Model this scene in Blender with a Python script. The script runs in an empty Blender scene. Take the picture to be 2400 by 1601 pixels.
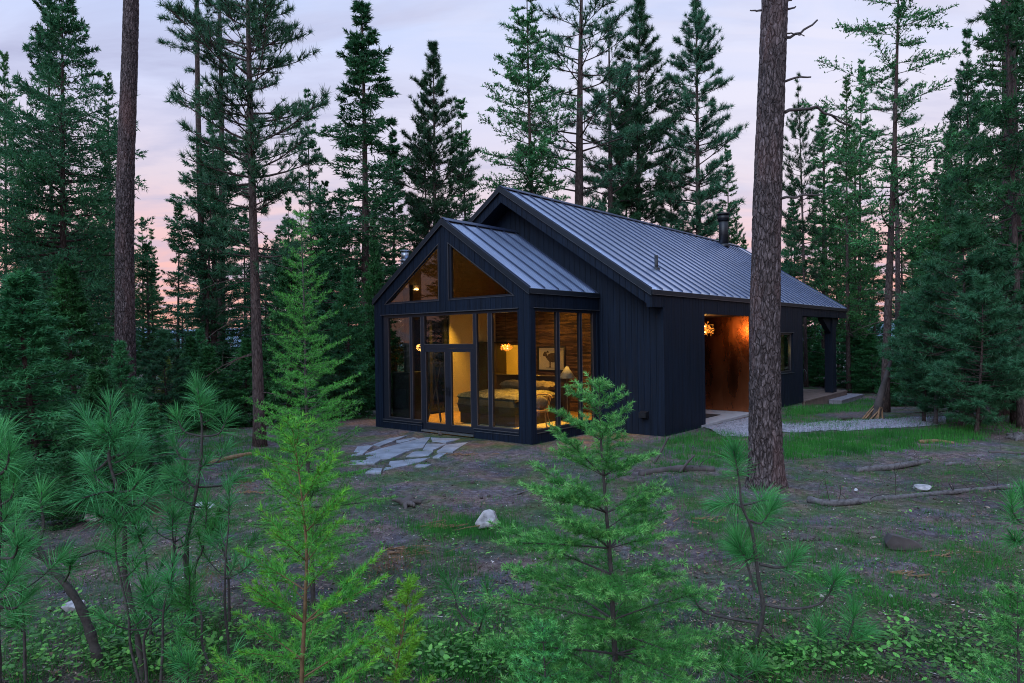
import bpy, bmesh, math, random
import numpy as np
from mathutils import Matrix, Vector
C = bpy.context.scene.collection
SC = bpy.context.scene
rad = math.radians
# ------------------------------------------------------------------ camera
FPX, PITCH, ROLL, YAW = 1575.14, -0.0024, -0.0133, 0.7051
CU, CV, CZ = -12.2185, -9.8305, 2.2031
GZ = 0.25
CAMZ = CZ + GZ
SY, CY = math.sin(YAW), math.cos(YAW)
F3 = np.array([0, math.cos(PITCH), math.sin(PITCH)]); R0 = np.array([1.0, 0, 0]); U0 = np.array([0, -math.sin(PITCH), math.cos(PITCH)])
R3 = math.cos(ROLL) * R0 + math.sin(ROLL) * U0
U3 = -math.sin(ROLL) * R0 + math.cos(ROLL) * U0
cam = bpy.data.cameras.new("camera"); camo = bpy.data.objects.new("camera", cam); C.objects.link(camo)
camo.matrix_world = Matrix(((R3[0], U3[0], -F3[0], 0), (R3[1], U3[1], -F3[1], 0), (R3[2], U3[2], -F3[2], CAMZ), (0, 0, 0, 1)))
cam.sensor_width = 36; cam.lens = 36 * FPX / 2400; cam.clip_start = 0.05; cam.clip_end = 5000
SC.camera = camo
# ------------------------------------------------------------------ sky, light, exposure
world = bpy.data.worlds.new("World"); SC.world = world; world.use_nodes = True
def build_sky():
    nt = world.node_tree; nt.nodes.clear(); N = nt.nodes.new; L = nt.links.new
    out = N('ShaderNodeOutputWorld'); bg = N('ShaderNodeBackground'); tc = N('ShaderNodeTexCoord')
    sep = N('ShaderNodeSeparateXYZ'); L(tc.outputs['Generated'], sep.inputs[0])
    rp = N('ShaderNodeValToRGB'); cr = rp.color_ramp
    L(sep.outputs['Z'], rp.inputs[0])
    stops = [(0.0, (.92, .42, .33)), (.06, (.92, .47, .40)), (.13, (.86, .54, .54)), (.22, (.73, .63, .72)), (.33, (.62, .66, .88)), (.46, (.48, .60, .90)), (.7, (.66, 1.02, 1.75)), (1.0, (.90, 1.42, 2.5))]
    cr.elements[0].position = 0; cr.elements[0].color = (*stops[0][1], 1)
    cr.elements[1].position = 1; cr.elements[1].color = (*stops[-1][1], 1)
    for p, c in stops[1:-1]:
        e = cr.elements.new(p); e.color = (*c, 1)
    # thin evening cloud: planar projection of the direction
    mx = N('ShaderNodeMath'); mx.operation = 'ADD'; mx.inputs[1].default_value = .12; L(sep.outputs['Z'], mx.inputs[0])
    dv = N('ShaderNodeVectorMath'); dv.operation = 'DIVIDE'; L(tc.outputs['Generated'], dv.inputs[0])
    cb = N('ShaderNodeCombineXYZ'); L(mx.outputs[0], cb.inputs[0]); L(mx.outputs[0], cb.inputs[1]); cb.inputs[2].default_value = 1
    L(cb.outputs[0], dv.inputs[1])
    mp = N('ShaderNodeMapping'); L(dv.outputs[0], mp.inputs[0]); mp.inputs['Scale'].default_value = (.8, 1.9, 0.5); mp.inputs['Rotation'].default_value = (0, 0, rad(-18)); mp.inputs['Location'].default_value = (3.1, .4, 0)
    ns = N('ShaderNodeTexNoise'); L(mp.outputs[0], ns.inputs['Vector']); ns.inputs['Scale'].default_value = 1.5; ns.inputs['Detail'].default_value = 7; ns.inputs['Roughness'].default_value = .58; ns.inputs['Distortion'].default_value = .5
    r2 = N('ShaderNodeValToRGB'); L(ns.outputs['Fac'], r2.inputs[0]); r2.color_ramp.elements[0].position = .46; r2.color_ramp.elements[1].position = .74
    m1 = N('ShaderNodeMixRGB'); L(r2.outputs[0], m1.inputs[0]); L(rp.outputs[0], m1.inputs[1]); m1.inputs[2].default_value = (.44, .46, .66, 1)
    # whiter thin veil towards the right (+X)
    r3 = N('ShaderNodeMapRange'); L(sep.outputs['X'], r3.inputs[0]); r3.inputs[1].default_value = -.45; r3.inputs[2].default_value = .35; r3.inputs[3].default_value = 0; r3.inputs[4].default_value = .6
    n2 = N('ShaderNodeTexNoise'); L(mp.outputs[0], n2.inputs['Vector']); n2.inputs['Scale'].default_value = 2.6; n2.inputs['Detail'].default_value = 5; n2.inputs['Distortion'].default_value = .8
    r4 = N('ShaderNodeMapRange'); L(n2.outputs['Fac'], r4.inputs[0]); r4.inputs[1].default_value = .38; r4.inputs[2].default_value = .6; r4.inputs[3].default_value = .5; r4.inputs[4].default_value = 1.2
    mm = N('ShaderNodeMath'); mm.operation = 'MULTIPLY'; mm.use_clamp = True; L(r3.outputs[0], mm.inputs[0]); L(r4.outputs[0], mm.inputs[1])
    rz = N('ShaderNodeMapRange'); L(sep.outputs['Z'], rz.inputs[0]); rz.inputs[1].default_value = .08; rz.inputs[2].default_value = .30
    mz = N('ShaderNodeMath'); mz.operation = 'MULTIPLY'; L(mm.outputs[0], mz.inputs[0]); L(rz.outputs[0], mz.inputs[1]); mm = mz
    m2 = N('ShaderNodeMixRGB'); L(mm.outputs[0], m2.inputs[0]); L(m1.outputs[0], m2.inputs[1]); m2.inputs[2].default_value = (.80, .77, .88, 1)
    L(m2.outputs[0], bg.inputs['Color']); bg.inputs['Strength'].default_value = SKY
    L(bg.outputs[0], out.inputs[0])
SKY = 1.0
build_sky()
sun = bpy.data.lights.new("sun", 'SUN'); sun.energy = 2.0; sun.angle = rad(45); sun.color = (.76, .88, 1.0)
suno = bpy.data.objects.new("sun", sun); C.objects.link(suno)
suno.rotation_euler = (rad(56), 0, rad(-30))      # soft glow from the open sky behind the camera
SC.view_settings.view_transform = 'Standard'; SC.view_settings.look = 'None'; SC.view_settings.exposure = 0.17; SC.view_settings.gamma = 1
SC.render.engine = 'CYCLES'
SC.cycles.use_denoising = True; SC.cycles.denoising_prefilter = 'NONE'; SC.cycles.filter_width = 1.05
SC.cycles.max_bounces = 8; SC.cycles.transparent_max_bounces = 12; SC.cycles.diffuse_bounces = 3; SC.cycles.glossy_bounces = 3
SC.cycles.caustics_reflective = False; SC.cycles.caustics_refractive = False
SC.cycles.sample_clamp_indirect = 4
# ------------------------------------------------------------------ coordinates
def hw(u, v, z):
    return np.array([(u - CU) * SY - (v - CV) * CY, (u - CU) * CY + (v - CV) * SY, z + GZ])
def uv(x, y):
    return x * SY + y * CY + CU, -x * CY + y * SY + CV
def ray(px, py):                                   # px,py in the 2351-wide view
    k = 2400 / 2351.0
    return F3 + R3 * (px * k - 1200) / FPX + U3 * (800.5 - py * k) / FPX
def at(px, py, Y):
    d = ray(px, py); t = Y / d[1]
    return np.array([d[0] * t, Y, CAMZ + d[2] * t])
def _noise2(x, y):
    return (np.sin(x * .31 + 1.3) * np.sin(y * .27 + .4) + .5 * np.sin(x * .83 + y * .41) + .35 * np.sin(y * 1.13 - x * .6 + 2) + .2 * np.sin(x * 2.3 + 1) * np.sin(y * 2.1))
def gh(x, y):
    """terrain height"""
    x = np.asarray(x, float); y = np.asarray(y, float)
    u = x * SY + y * CY + CU; v = -x * CY + y * SY + CV
    h = .05 * _noise2(x, y)
    dh = np.maximum(np.maximum(-.5 - u, u - 15), np.maximum(-2.6 - v, v - 8))
    near = np.clip(dh / 3.0, 0, 1)
    h = h * near
    dip = np.clip((u - 11.5) / 5, 0, 1) * np.clip((4 - np.abs(v + 2.5)) / 3, 0, 1)
    h = h - .27 * dip
    far = np.clip((y - 34) / 60, 0, 1)
    h = h - 3.0 * far * far * (3 - 2 * far)
    h = h + .10 * np.exp(-((x + 3.2) ** 2 + (y - 5.2) ** 2) / 2.5)
    return h
def gp(px, py, dz=0.0):
    d = ray(px, py); t = -CAMZ / d[2]
    for _ in range(6):
        t = (float(gh(d[0] * t, d[1] * t)) + dz - CAMZ) / d[2]
    return np.array([d[0] * t, d[1] * t, CAMZ + d[2] * t])
# ------------------------------------------------------------------ mesh helpers
class Geo:
    def __init__(s): s.v = []; s.t = []; s.q = []; s.n = 0
    def tris(s, P):                                # P (m,3,3)
        P = np.asarray(P, float).reshape(-1, 3); m = len(P)
        s.v.append(P); s.t.append(np.arange(m).reshape(-1, 3) + s.n); s.n += m
    def add(s, V, quads=None, tris=None):
        V = np.asarray(V, float)
        if quads is not None and len(quads): s.q.append(np.asarray(quads) + s.n)
        if tris is not None and len(tris): s.t.append(np.asarray(tris) + s.n)
        s.v.append(V); s.n += len(V)
    def tube(s, P, r, k=5, cap=True):
        P = np.asarray(P, float); n = len(P); r = np.broadcast_to(np.asarray(r, float), (n,))
        T = np.gradient(P, axis=0); T /= np.linalg.norm(T, axis=1)[:, None] + 1e-9
        ref = np.array([0, 0, 1.0]) if abs(T[:, 2]).mean() < .8 else np.array([1.0, 0, 0])
        A = np.cross(T, ref); A /= np.linalg.norm(A, axis=1)[:, None] + 1e-9
        B = np.cross(T, A)
        th = np.arange(k) * 2 * math.pi / k
        V = P[:, None] + r[:, None, None] * (A[:, None] * np.cos(th)[None, :, None] + B[:, None] * np.sin(th)[None, :, None])
        i = np.arange(n - 1)[:, None] * k; j = np.arange(k)[None]; j2 = (j + 1) % k
        Q = np.stack([i + j, i + j2, i + k + j2, i + k + j], -1).reshape(-1, 4)
        V = V.reshape(-1, 3); tr = []
        if cap:
            V = np.vstack([V, P[:1], P[-1:]]); c0 = n * k; c1 = c0 + 1
            for a in range(k):
                b = (a + 1) % k; tr.append((c0, b, a)); tr.append((c1, (n - 1) * k + a, (n - 1) * k + b))
        s.add(V, Q, tr)
    def box(s, x0, x1, y0, y1, z0, z1):
        V = [(x, y, z) for x in (x0, x1) for y in (y0, y1) for z in (z0, z1)]
        s.hexa(V)
    def hexa(s, V):                                # order: x0y0z0 x0y0z1 x0y1z0 x0y1z1 x1...
        s.add(V, [(0, 1, 3, 2), (4, 6, 7, 5), (0, 4, 5, 1), (2, 3, 7, 6), (0, 2, 6, 4), (1, 5, 7, 3)])
    def prism(s, poly, f):                         # poly: list of 2D pts; f(a,b,k) -> xyz for k in 0,1
        n = len(poly); V = [f(a, b, 0) for a, b in poly] + [f(a, b, 1) for a, b in poly]
        Q = [(i, (i + 1) % n, n + (i + 1) % n, n + i) for i in range(n)]
        T = [(0, i + 1, i) for i in range(1, n - 1)] + [(n, n + i, n + i + 1) for i in range(1, n - 1)]
        s.add(V, Q, T)
    def lathe(s, prof, c, k=16):                   # prof [(r,z)]
        P = np.array([(c[0], c[1], c[2] + z) for r, z in prof]); th = np.arange(k) * 2 * math.pi / k
        V = np.array([(c[0] + r * math.cos(a), c[1] + r * math.sin(a), c[2] + z) for r, z in prof for a in th])
        n = len(prof); Q = [(i * k + j, i * k + (j + 1) % k, (i + 1) * k + (j + 1) % k, (i + 1) * k + j) for i in range(n - 1) for j in range(k)]
        s.add(V, Q)
    def blob(s, c, r, rng, sub=2, jit=.18, sq=None):
        bm = bmesh.new(); bmesh.ops.create_icosphere(bm, subdivisions=sub, radius=1)
        V = np.array([v.co[:] for v in bm.verts]); T = [[v.index for v in f.verts] for f in bm.faces]; bm.free()
        ph = rng.uniform(0, 6, (5, 3)); fr = rng.uniform(1.2, 3.4, (5, 3))
        d = sum(np.sin((V * fr[i] + ph[i]).sum(1)) for i in range(5)) / 5
        V = V * (1 + jit * 2 * d)[:, None]
        if sq is not None: V = np.sign(V) * np.abs(V) ** sq
        s.add(V * np.asarray(r) + np.asarray(c), None, T)
    def mesh(s, name, smooth=False, fix=False):
        me = bpy.data.meshes.new(name)
        V = np.concatenate(s.v) if s.v else np.zeros((0, 3))
        T = np.concatenate(s.t) if s.t else np.zeros((0, 3), int); Q = np.concatenate(s.q) if s.q else np.zeros((0, 4), int)
        me.vertices.add(len(V)); me.vertices.foreach_set('co', V.astype(np.float32).ravel())
        me.loops.add(T.size + Q.size); me.loops.foreach_set('vertex_index', np.concatenate([T.ravel(), Q.ravel()]).astype(np.int32))
        npoly = len(T) + len(Q); me.polygons.add(npoly)
        st = np.concatenate([np.arange(len(T)) * 3, T.size + np.arange(len(Q)) * 4]).astype(np.int32)
        me.polygons.foreach_set('loop_start', st)
        me.polygons.foreach_set('use_smooth', np.full(npoly, smooth))
        me.update(calc_edges=True)
        if fix:
            bm = bmesh.new(); bm.from_mesh(me); bmesh.ops.recalc_face_normals(bm, faces=bm.faces); bm.to_mesh(me); bm.free()
        return me
def mesh2(name, geos, mats, smooth=False):
    """one mesh of several materials"""
    g = Geo(); cnt = []
    for q in geos: cnt.append((sum(len(a) for a in q.t), sum(len(a) for a in q.q)))
    for q in geos:
        for a in q.t: g.t.append(a + g.n)
        for a in q.q: g.q.append(a + g.n)
        g.v += q.v; g.n += q.n
    me = g.mesh(name, smooth); idx = np.concatenate([np.full(c[0], i) for i, c in enumerate(cnt)] + [np.full(c[1], i) for i, c in enumerate(cnt)]).astype(np.int32)
    me.polygons.foreach_set('material_index', idx)
    for m in mats: me.materials.append(m)
    return me
def link(name, me, mat=None, parent=None, loc=None):
    o = bpy.data.objects.new(name, me); C.objects.link(o)
    if mat is not None and me is not None and not me.materials: me.materials.append(mat)
    if parent is not None: o.parent = parent
    if loc is not None: o.location = loc
    return o
def tag(o, label=None, cat=None, group=None, kind=None):
    if label: o['label'] = label
    if cat: o['category'] = cat
    if group: o['group'] = group
    if kind: o['kind'] = kind
    return o
def part(name, g, mat, parent, smooth=False, label=None):
    o = link(name, g.mesh(name, smooth, True), mat, parent)
    if label: o['label'] = label
    return o
def empty(name, loc, label, cat, group=None, rz=0.0, parent=None):
    o = bpy.data.objects.new(name, None); C.objects.link(o); o.location = loc; o.rotation_euler = (0, 0, rz); o.empty_display_size = .2
    return tag(o, label, cat, group)
HROT = math.atan2(CY, SY)
def hempty(name, u, v, z, label, cat, group=None, rz=0.0):
    return empty(name, hw(u, v, z), label, cat, group, HROT + rz)
# ------------------------------------------------------------------ materials
def mat(name): 
    m = bpy.data.materials.new(name); m.use_nodes = True; nt = m.node_tree
    return m, nt, nt.nodes['Principled BSDF'], nt.nodes.new, nt.links.new
def noise(N, L, vec, scale, detail=4, rough=.55, dist=0.0):
    n = N('ShaderNodeTexNoise'); n.inputs['Scale'].default_value = scale; n.inputs['Detail'].default_value = detail; n.inputs['Roughness'].default_value = rough; n.inputs['Distortion'].default_value = dist
    if vec is not None: L(vec, n.inputs['Vector'])
    return n
def ramp(N, L, fac, stops):
    r = N('ShaderNodeValToRGB'); e = r.color_ramp.elements
    e[0].position, e[0].color = stops[0][0], (*stops[0][1], 1); e[1].position, e[1].color = stops[-1][0], (*stops[-1][1], 1)
    for p, c in stops[1:-1]:
        x = e.new(p); x.color = (*c, 1)
    L(fac, r.inputs[0]); return r
def mapping(N, L, vec, scale, loc=(0, 0, 0)):
    m = N('ShaderNodeMapping'); m.inputs['Scale'].default_value = scale; m.inputs['Location'].default_value = loc; L(vec, m.inputs[0]); return m
def plain(name, col, rough=.6, metal=0.0, var=.25, scale=6.0, bump=0.0, stretch=(1, 1, 1), spec=.5):
    m, nt, b, N, L = mat(name); tc = N('ShaderNodeTexCoord'); mp = mapping(N, L, tc.outputs['Object'], stretch)
    n = noise(N, L, mp.outputs[0], scale, 5)
    lo = tuple(c * (1 - var) for c in col); hi = tuple(min(1, c * (1 + var)) for c in col)
    r = ramp(N, L, n.outputs['Fac'], [(.3, lo), (.7, hi)]); L(r.outputs[0], b.inputs['Base Color'])
    b.inputs['Roughness'].default_value = rough; b.inputs['Metallic'].default_value = metal; b.inputs['Specular IOR Level'].default_value = spec
    if bump:
        bp = N('ShaderNodeBump'); bp.inputs['Strength'].default_value = bump; bp.inputs['Distance'].default_value = .02; L(n.outputs['Fac'], bp.inputs['Height']); L(bp.outputs[0], b.inputs['Normal'])
    return m
def foliage_mat(name, dark, light, scale=.9, transl=.3, rnd=.35):
    m, nt, b, N, L = mat(name); geo = N('ShaderNodeNewGeometry'); oi = N('ShaderNodeObjectInfo')
    n = noise(N, L, geo.outputs['Position'], scale, 3)
    r = ramp(N, L, n.outputs['Fac'], [(.3, dark), (.7, light)])
    wn = N('ShaderNodeTexWhiteNoise'); wn.noise_dimensions = '1D'; L(geo.outputs['Random Per Island'], wn.inputs['W'])
    hs = N('ShaderNodeHueSaturation'); L(r.outputs[0], hs.inputs['Color'])
    mr = N('ShaderNodeMapRange'); L(oi.outputs['Random'], mr.inputs[0]); mr.inputs[3].default_value = 1 - rnd; mr.inputs[4].default_value = 1 + rnd
    mr2 = N('ShaderNodeMapRange'); L(wn.outputs['Value'], mr2.inputs[0]); mr2.inputs[3].default_value = .65; mr2.inputs[4].default_value = 1.35
    ml = N('ShaderNodeMath'); ml.operation = 'MULTIPLY'; L(mr.outputs[0], ml.inputs[0]); L(mr2.outputs[0], ml.inputs[1]); L(ml.outputs[0], hs.inputs['Value'])
    mh = N('ShaderNodeMapRange'); L(oi.outputs['Random'], mh.inputs[0]); mh.inputs[3].default_value = .485; mh.inputs[4].default_value = .515; L(mh.outputs[0], hs.inputs['Hue'])
    L(hs.outputs[0], b.inputs['Base Color']); b.inputs['Roughness'].default_value = .5; b.inputs['Specular IOR Level'].default_value = .3
    tr = N('ShaderNodeBsdfTranslucent'); L(hs.outputs[0], tr.inputs['Color']); mx = N('ShaderNodeMixShader'); mx.inputs[0].default_value = transl
    out = nt.nodes['Material Output']; L(b.outputs[0], mx.inputs[1]); L(tr.outputs[0], mx.inputs[2]); L(mx.outputs[0], out.inputs['Surface'])
    return m
def bark_mat(name, dark, mid, light, sx=9.0, sz=2.2, bump=.6):
    m, nt, b, N, L = mat(name); tc = N('ShaderNodeTexCoord')
    wob = noise(N, L, tc.outputs['Object'], 3.0, 3)
    ad = N('ShaderNodeVectorMath'); ad.operation = 'MULTIPLY_ADD'; L(wob.outputs['Color'], ad.inputs[0]); ad.inputs[1].default_value = (.12, .12, .2); L(tc.outputs['Object'], ad.inputs[2])
    mp = mapping(N, L, ad.outputs[0], (sx, sx, sz))
    vo = N('ShaderNodeTexVoronoi'); vo.feature = 'DISTANCE_TO_EDGE'; vo.inputs['Scale'].default_value = 1.0; L(mp.outputs[0], vo.inputs['Vector'])
    n = noise(N, L, mapping(N, L, tc.outputs['Object'], (14, 14, 5)).outputs[0], 1.6, 7, .7)
    r1 = ramp(N, L, n.outputs['Fac'], [(.32, dark), (.5, mid), (.7, light)])
    rc = ramp(N, L, vo.outputs['Distance'], [(0.0, (.35, .32, .32)), (.16, (1, 1, 1))])
    mu = N('ShaderNodeMixRGB'); mu.blend_type = 'MULTIPLY'; mu.inputs[0].default_value = .85; L(r1.outputs[0], mu.inputs[1]); L(rc.outputs[0], mu.inputs[2])
    big = noise(N, L, mapping(N, L, tc.outputs['Object'], (2.2, 2.2, .5)).outputs[0], 1.3, 3)
    rb = ramp(N, L, big.outputs['Fac'], [(.5, (0, 0, 0)), (.72, (1, 1, 1))])
    mr = N('ShaderNodeMixRGB'); mr.inputs[2].default_value = (light[0] * .95, light[1] * .62, light[2] * .56, 1); L(mu.outputs[0], mr.inputs[1])
    ms = N('ShaderNodeMath'); ms.operation = 'MULTIPLY'; ms.inputs[1].default_value = .4; L(rb.outputs[0], ms.inputs[0]); L(ms.outputs[0], mr.inputs[0])
    L(mr.outputs[0], b.inputs['Base Color']); b.inputs['Roughness'].default_value = .85; b.inputs['Specular IOR Level'].default_value = .25
    h = N('ShaderNodeMath'); h.operation = 'MULTIPLY_ADD'; L(rc.outputs[0], h.inputs[0]); h.inputs[1].default_value = 1.0; L(n.outputs['Fac'], h.inputs[2])
    bp = N('ShaderNodeBump'); bp.inputs['Strength'].default_value = bump; bp.inputs['Distance'].default_value = .03; L(h.outputs[0], bp.inputs['Height']); L(bp.outputs[0], b.inputs['Normal'])
    return m
def emit(name, col, s):
    m, nt, b, N, L = mat(name); b.inputs['Base Color'].default_value = (*col, 1); b.inputs['Emission Color'].default_value = (*col, 1); b.inputs['Emission Strength'].default_value = s; return m
def glass_mat(name, tint=(.80, .82, .78), rough=0.0):
    m, nt, b, N, L = mat(name); nt.nodes.remove(b); out = nt.nodes['Material Output']
    tr = N('ShaderNodeBsdfTransparent'); tr.inputs[0].default_value = (*tint, 1); gl = N('ShaderNodeBsdfGlossy'); gl.inputs['Roughness'].default_value = rough
    lw = N('ShaderNodeLayerWeight'); lw.inputs['Blend'].default_value = .5
    pw = N('ShaderNodeMath'); pw.operation = 'POWER'; L(lw.outputs['Facing'], pw.inputs[0]); pw.inputs[1].default_value = 5
    fr = N('ShaderNodeMath'); fr.operation = 'MULTIPLY_ADD'; L(pw.outputs[0], fr.inputs[0]); fr.inputs[1].default_value = .95; fr.inputs[2].default_value = .045; mx = N('ShaderNodeMixShader')
    L(fr.outputs[0], mx.inputs[0]); L(tr.outputs[0], mx.inputs[1]); L(gl.outputs[0], mx.inputs[2]); L(mx.outputs[0], out.inputs['Surface']); return m
M = {}
M['siding'] = plain('charred_siding', (.0034, .0086, .0205), .6, 0, .4, 2.2, .25, (9, 9, .35), .2)
M['trim'] = plain('black_trim', (.007, .012, .021), .5, .2, .15, 8)
M['drip'] = plain('drip_edge', (.10, .11, .13), .35, .6, .1, 8)
M['frame'] = plain('window_frame', (.010, .013, .022), .38, 0, .15, 10)
M['bead'] = plain('glazing_bead', (.11, .10, .11), .4, .4, .15, 10)
M['roof'] = plain('standing_seam_metal', (.40, .47, .62), .33, .92, .12, 1.2, 0, (1, .25, 1))
M['seam'] = plain('seam_metal', (.035, .05, .10), .42, .6, .1, 3)
M['steel'] = plain('steel', (.35, .38, .42), .35, .9, .15, 6)
M['black'] = plain('black_metal', (.012, .014, .02), .45, .3, .2, 6)
M['glass'] = glass_mat('window_glass')
M['wallpaint'] = plain('plaster', (.55, .47, .30), .8, 0, .04, 2)
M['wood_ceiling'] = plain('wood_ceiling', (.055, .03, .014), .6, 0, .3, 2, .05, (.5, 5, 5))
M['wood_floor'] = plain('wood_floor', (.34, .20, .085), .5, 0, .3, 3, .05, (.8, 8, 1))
M['oak'] = plain('oak', (.32, .17, .06), .5, 0, .3, 5, 0, (8, 8, 1))
M['darkwood'] = plain('dark_wood', (.035, .02, .012), .5, 0, .3, 5, 0, (8, 8, 1))
M['paper'] = plain('paper', (.62, .58, .46), .8, 0, .05, 6)
M['ink'] = plain('ink', (.09, .065, .035), .8, 0, .5, 30)
M['blanket'] = plain('wool_blanket', (.030, .030, .026), .9, 0, .2, 20, .3)
M['linen'] = plain('linen_quilt', (.20, .17, .095), .9, 0, .6, 16, .8)
M['pillow'] = plain('pillow_fabric', (.16, .12, .08), .9, 0, .3, 12, .3)
M['rug'] = plain('rug', (.52, .44, .28), .95, 0, .25, 25, .3)
M['shade'] = plain('lamp_shade', (.42, .40, .38), .8, 0, .05, 5)
M['concrete'] = plain('concrete', (.34, .34, .37), .8, 0, .14, 5, .1)
M['mat'] = plain('door_mat', (.015, .013, .012), .95, 0, .3, 60, .3)
M['deck'] = plain('deck_boards', (.15, .105, .09), .65, 0, .3, 3, .1, (1, 10, 1))
M['deckgrey'] = plain('deck_step', (.21, .20, .24), .65, 0, .3, 3, .1, (1, 10, 1))
M['sofa'] = plain('sofa_frame', (.045, .03, .022), .7, 0, .2, 5)
M['cushion'] = plain('cushion', (.11, .11, .16), .9, 0, .15, 12)
def copper():
    m, nt, b, N, L = mat('copper'); tc = N('ShaderNodeTexCoord')
    n = noise(N, L, mapping(N, L, tc.outputs['Object'], (1, 1.2, .5)).outputs[0], 2.2, 4)
    r = ramp(N, L, n.outputs['Fac'], [(.3, (.50, .155, .065)), (.7, (.60, .21, .09))]); L(r.outputs[0], b.inputs['Base Color'])
    b.inputs['Metallic'].default_value = 1; rr = ramp(N, L, n.outputs['Fac'], [(.3, (.22,) * 3), (.7, (.34,) * 3)]); L(rr.outputs[0], b.inputs['Roughness'])
    n2 = noise(N, L, mapping(N, L, tc.outputs['Object'], (1, 1, 2.5)).outputs[0], 1.7, 2)
    bp = N('ShaderNodeBump'); bp.inputs['Strength'].default_value = .06; bp.inputs['Distance'].default_value = .05; L(n2.outputs['Fac'], bp.inputs['Height']); L(bp.outputs[0], b.inputs['Normal'])
    return m
M['copper'] = copper()
def stone_wall():
    m, nt, b, N, L = mat('stacked_slate'); tc = N('ShaderNodeTexCoord')
    mp = mapping(N, L, tc.outputs['Object'], (3, 3.0, 22)); n = noise(N, L, mp.outputs[0], 1.6, 6, .7)
    vo = N('ShaderNodeTexVoronoi'); vo.inputs['Scale'].default_value = 1.0; L(mapping(N, L, tc.outputs['Object'], (2.2, 2.2, 21)).outputs[0], vo.inputs['Vector'])
    mx = N('ShaderNodeMixRGB'); mx.inputs[0].default_value = .5; L(n.outputs['Fac'], mx.inputs[1]); L(vo.outputs['Color'], mx.inputs[2])
    r = ramp(N, L, mx.outputs[0], [(.25, (.02, .011, .006)), (.5, (.10, .052, .026)), (.75, (.24, .13, .065))]); L(r.outputs[0], b.inputs['Base Color']); b.inputs['Roughness'].default_value = .8
    bp = N('ShaderNodeBump'); bp.inputs['Strength'].default_value = .8; bp.inputs['Distance'].default_value = .03; L(mx.outputs[0], bp.inputs['Height']); L(bp.outputs[0], b.inputs['Normal'])
    return m
M['stone'] = stone_wall()
M['flag'] = plain('flagstone', (.17, .19, .235), .7, 0, .35, 2.2, .35)
M['rockpale'] = plain('pale_rock', (.29, .28, .29), .85, 0, .55, 9, 1.0)
M['rockwhite'] = plain('white_stone', (.36, .36, .38), .8, 0, .35, 9, .6)
M['deadwood'] = plain('grey_deadwood', (.085, .078, .082), .85, 0, .5, 3, .5, (6, 6, 6))
M['darkdead'] = plain('dark_deadwood', (.055, .045, .045), .85, 0, .5, 4, .5)
M['split'] = plain('split_wood', (.19, .105, .055), .8, 0, .4, 4, .3, (6, 6, 1.5))
M['bark'] = bark_mat('ponderosa_bark', (.020, .015, .017), (.080, .062, .064), (.24, .195, .205), 20, 5.5, 1.0)
M['barkfar'] = bark_mat('forest_bark', (.03, .022, .022), (.07, .052, .05), (.12, .09, .085), 14, 4, .4)
M['stemdark'] = plain('young_bark', (.045, .04, .038), .85, 0, .45, 30, .3)
M['stemwarm'] = plain('shoot_bark', (.14, .085, .04), .8, 0, .35, 30, .2)
M['fir'] = foliage_mat('fir_needles', (.020, .085, .040), (.048, .185, .066))
M['larch'] = foliage_mat('larch_needles', (.026, .120, .036), (.058, .225, .058))
M['pine'] = foliage_mat('pine_needles', (.024, .085, .045), (.052, .165, .075))
M['firfill'] = foliage_mat('dense_fir_needles', (.023, .112, .042), (.060, .24, .076), 1.4)
M['firyoung'] = foliage_mat('young_fir_needles', (.034, .19, .045), (.085, .37, .085), 4, .25, .1)
M['firtip'] = foliage_mat('fir_tip_needles', (.10, .38, .085), (.20, .56, .145), 4, .25, .1)
M['larchyoung'] = foliage_mat('young_larch_needles', (.050, .28, .042), (.13, .50, .070), 4, .3, .1)
M['larchlime'] = foliage_mat('lime_larch_needles', (.085, .34, .028), (.20, .60, .055), 4, .3, .1)
M['pineyoung'] = foliage_mat('young_pine_needles', (.028, .17, .046), (.075, .34, .085), 5, .2, .12)
M['pinelight'] = foliage_mat('light_pine_needles', (.036, .195, .058), (.09, .39, .105), 5, .2, .12)
M['yellowgreen'] = foliage_mat('yellow_green_needles', (.12, .20, .03), (.24, .32, .05), 3, .35, .1)
M['pineblue'] = foliage_mat('blue_pine_needles', (.026, .105, .052), (.060, .20, .09))
M['grass'] = foliage_mat('grass_blades', (.022, .13, .022), (.058, .27, .04), 1.2, .35, .0)
M['leaf'] = foliage_mat('leaves', (.035, .12, .03), (.09, .25, .05), 3, .3, .1)
M['leaflight'] = foliage_mat('light_leaves', (.085, .28, .045), (.17, .44, .075), 3, .3, .1)
M['rust'] = foliage_mat('dead_needles', (.16, .05, .02), (.28, .10, .04), 5, .2, .1)
def litter_mat():
    m, nt, b, N, L = mat('litter'); geo = N('ShaderNodeNewGeometry'); r = ramp(N, L, geo.outputs['Random Per Island'], [(0, (.02, .015, .012)), (.45, (.085, .055, .04)), (.8, (.17, .13, .11)), (.93, (.22, .12, .06)), (1, (.46, .43, .42))])
    L(r.outputs[0], b.inputs['Base Color']); b.inputs['Roughness'].default_value = .9; return m
M['litter'] = litter_mat()
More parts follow.
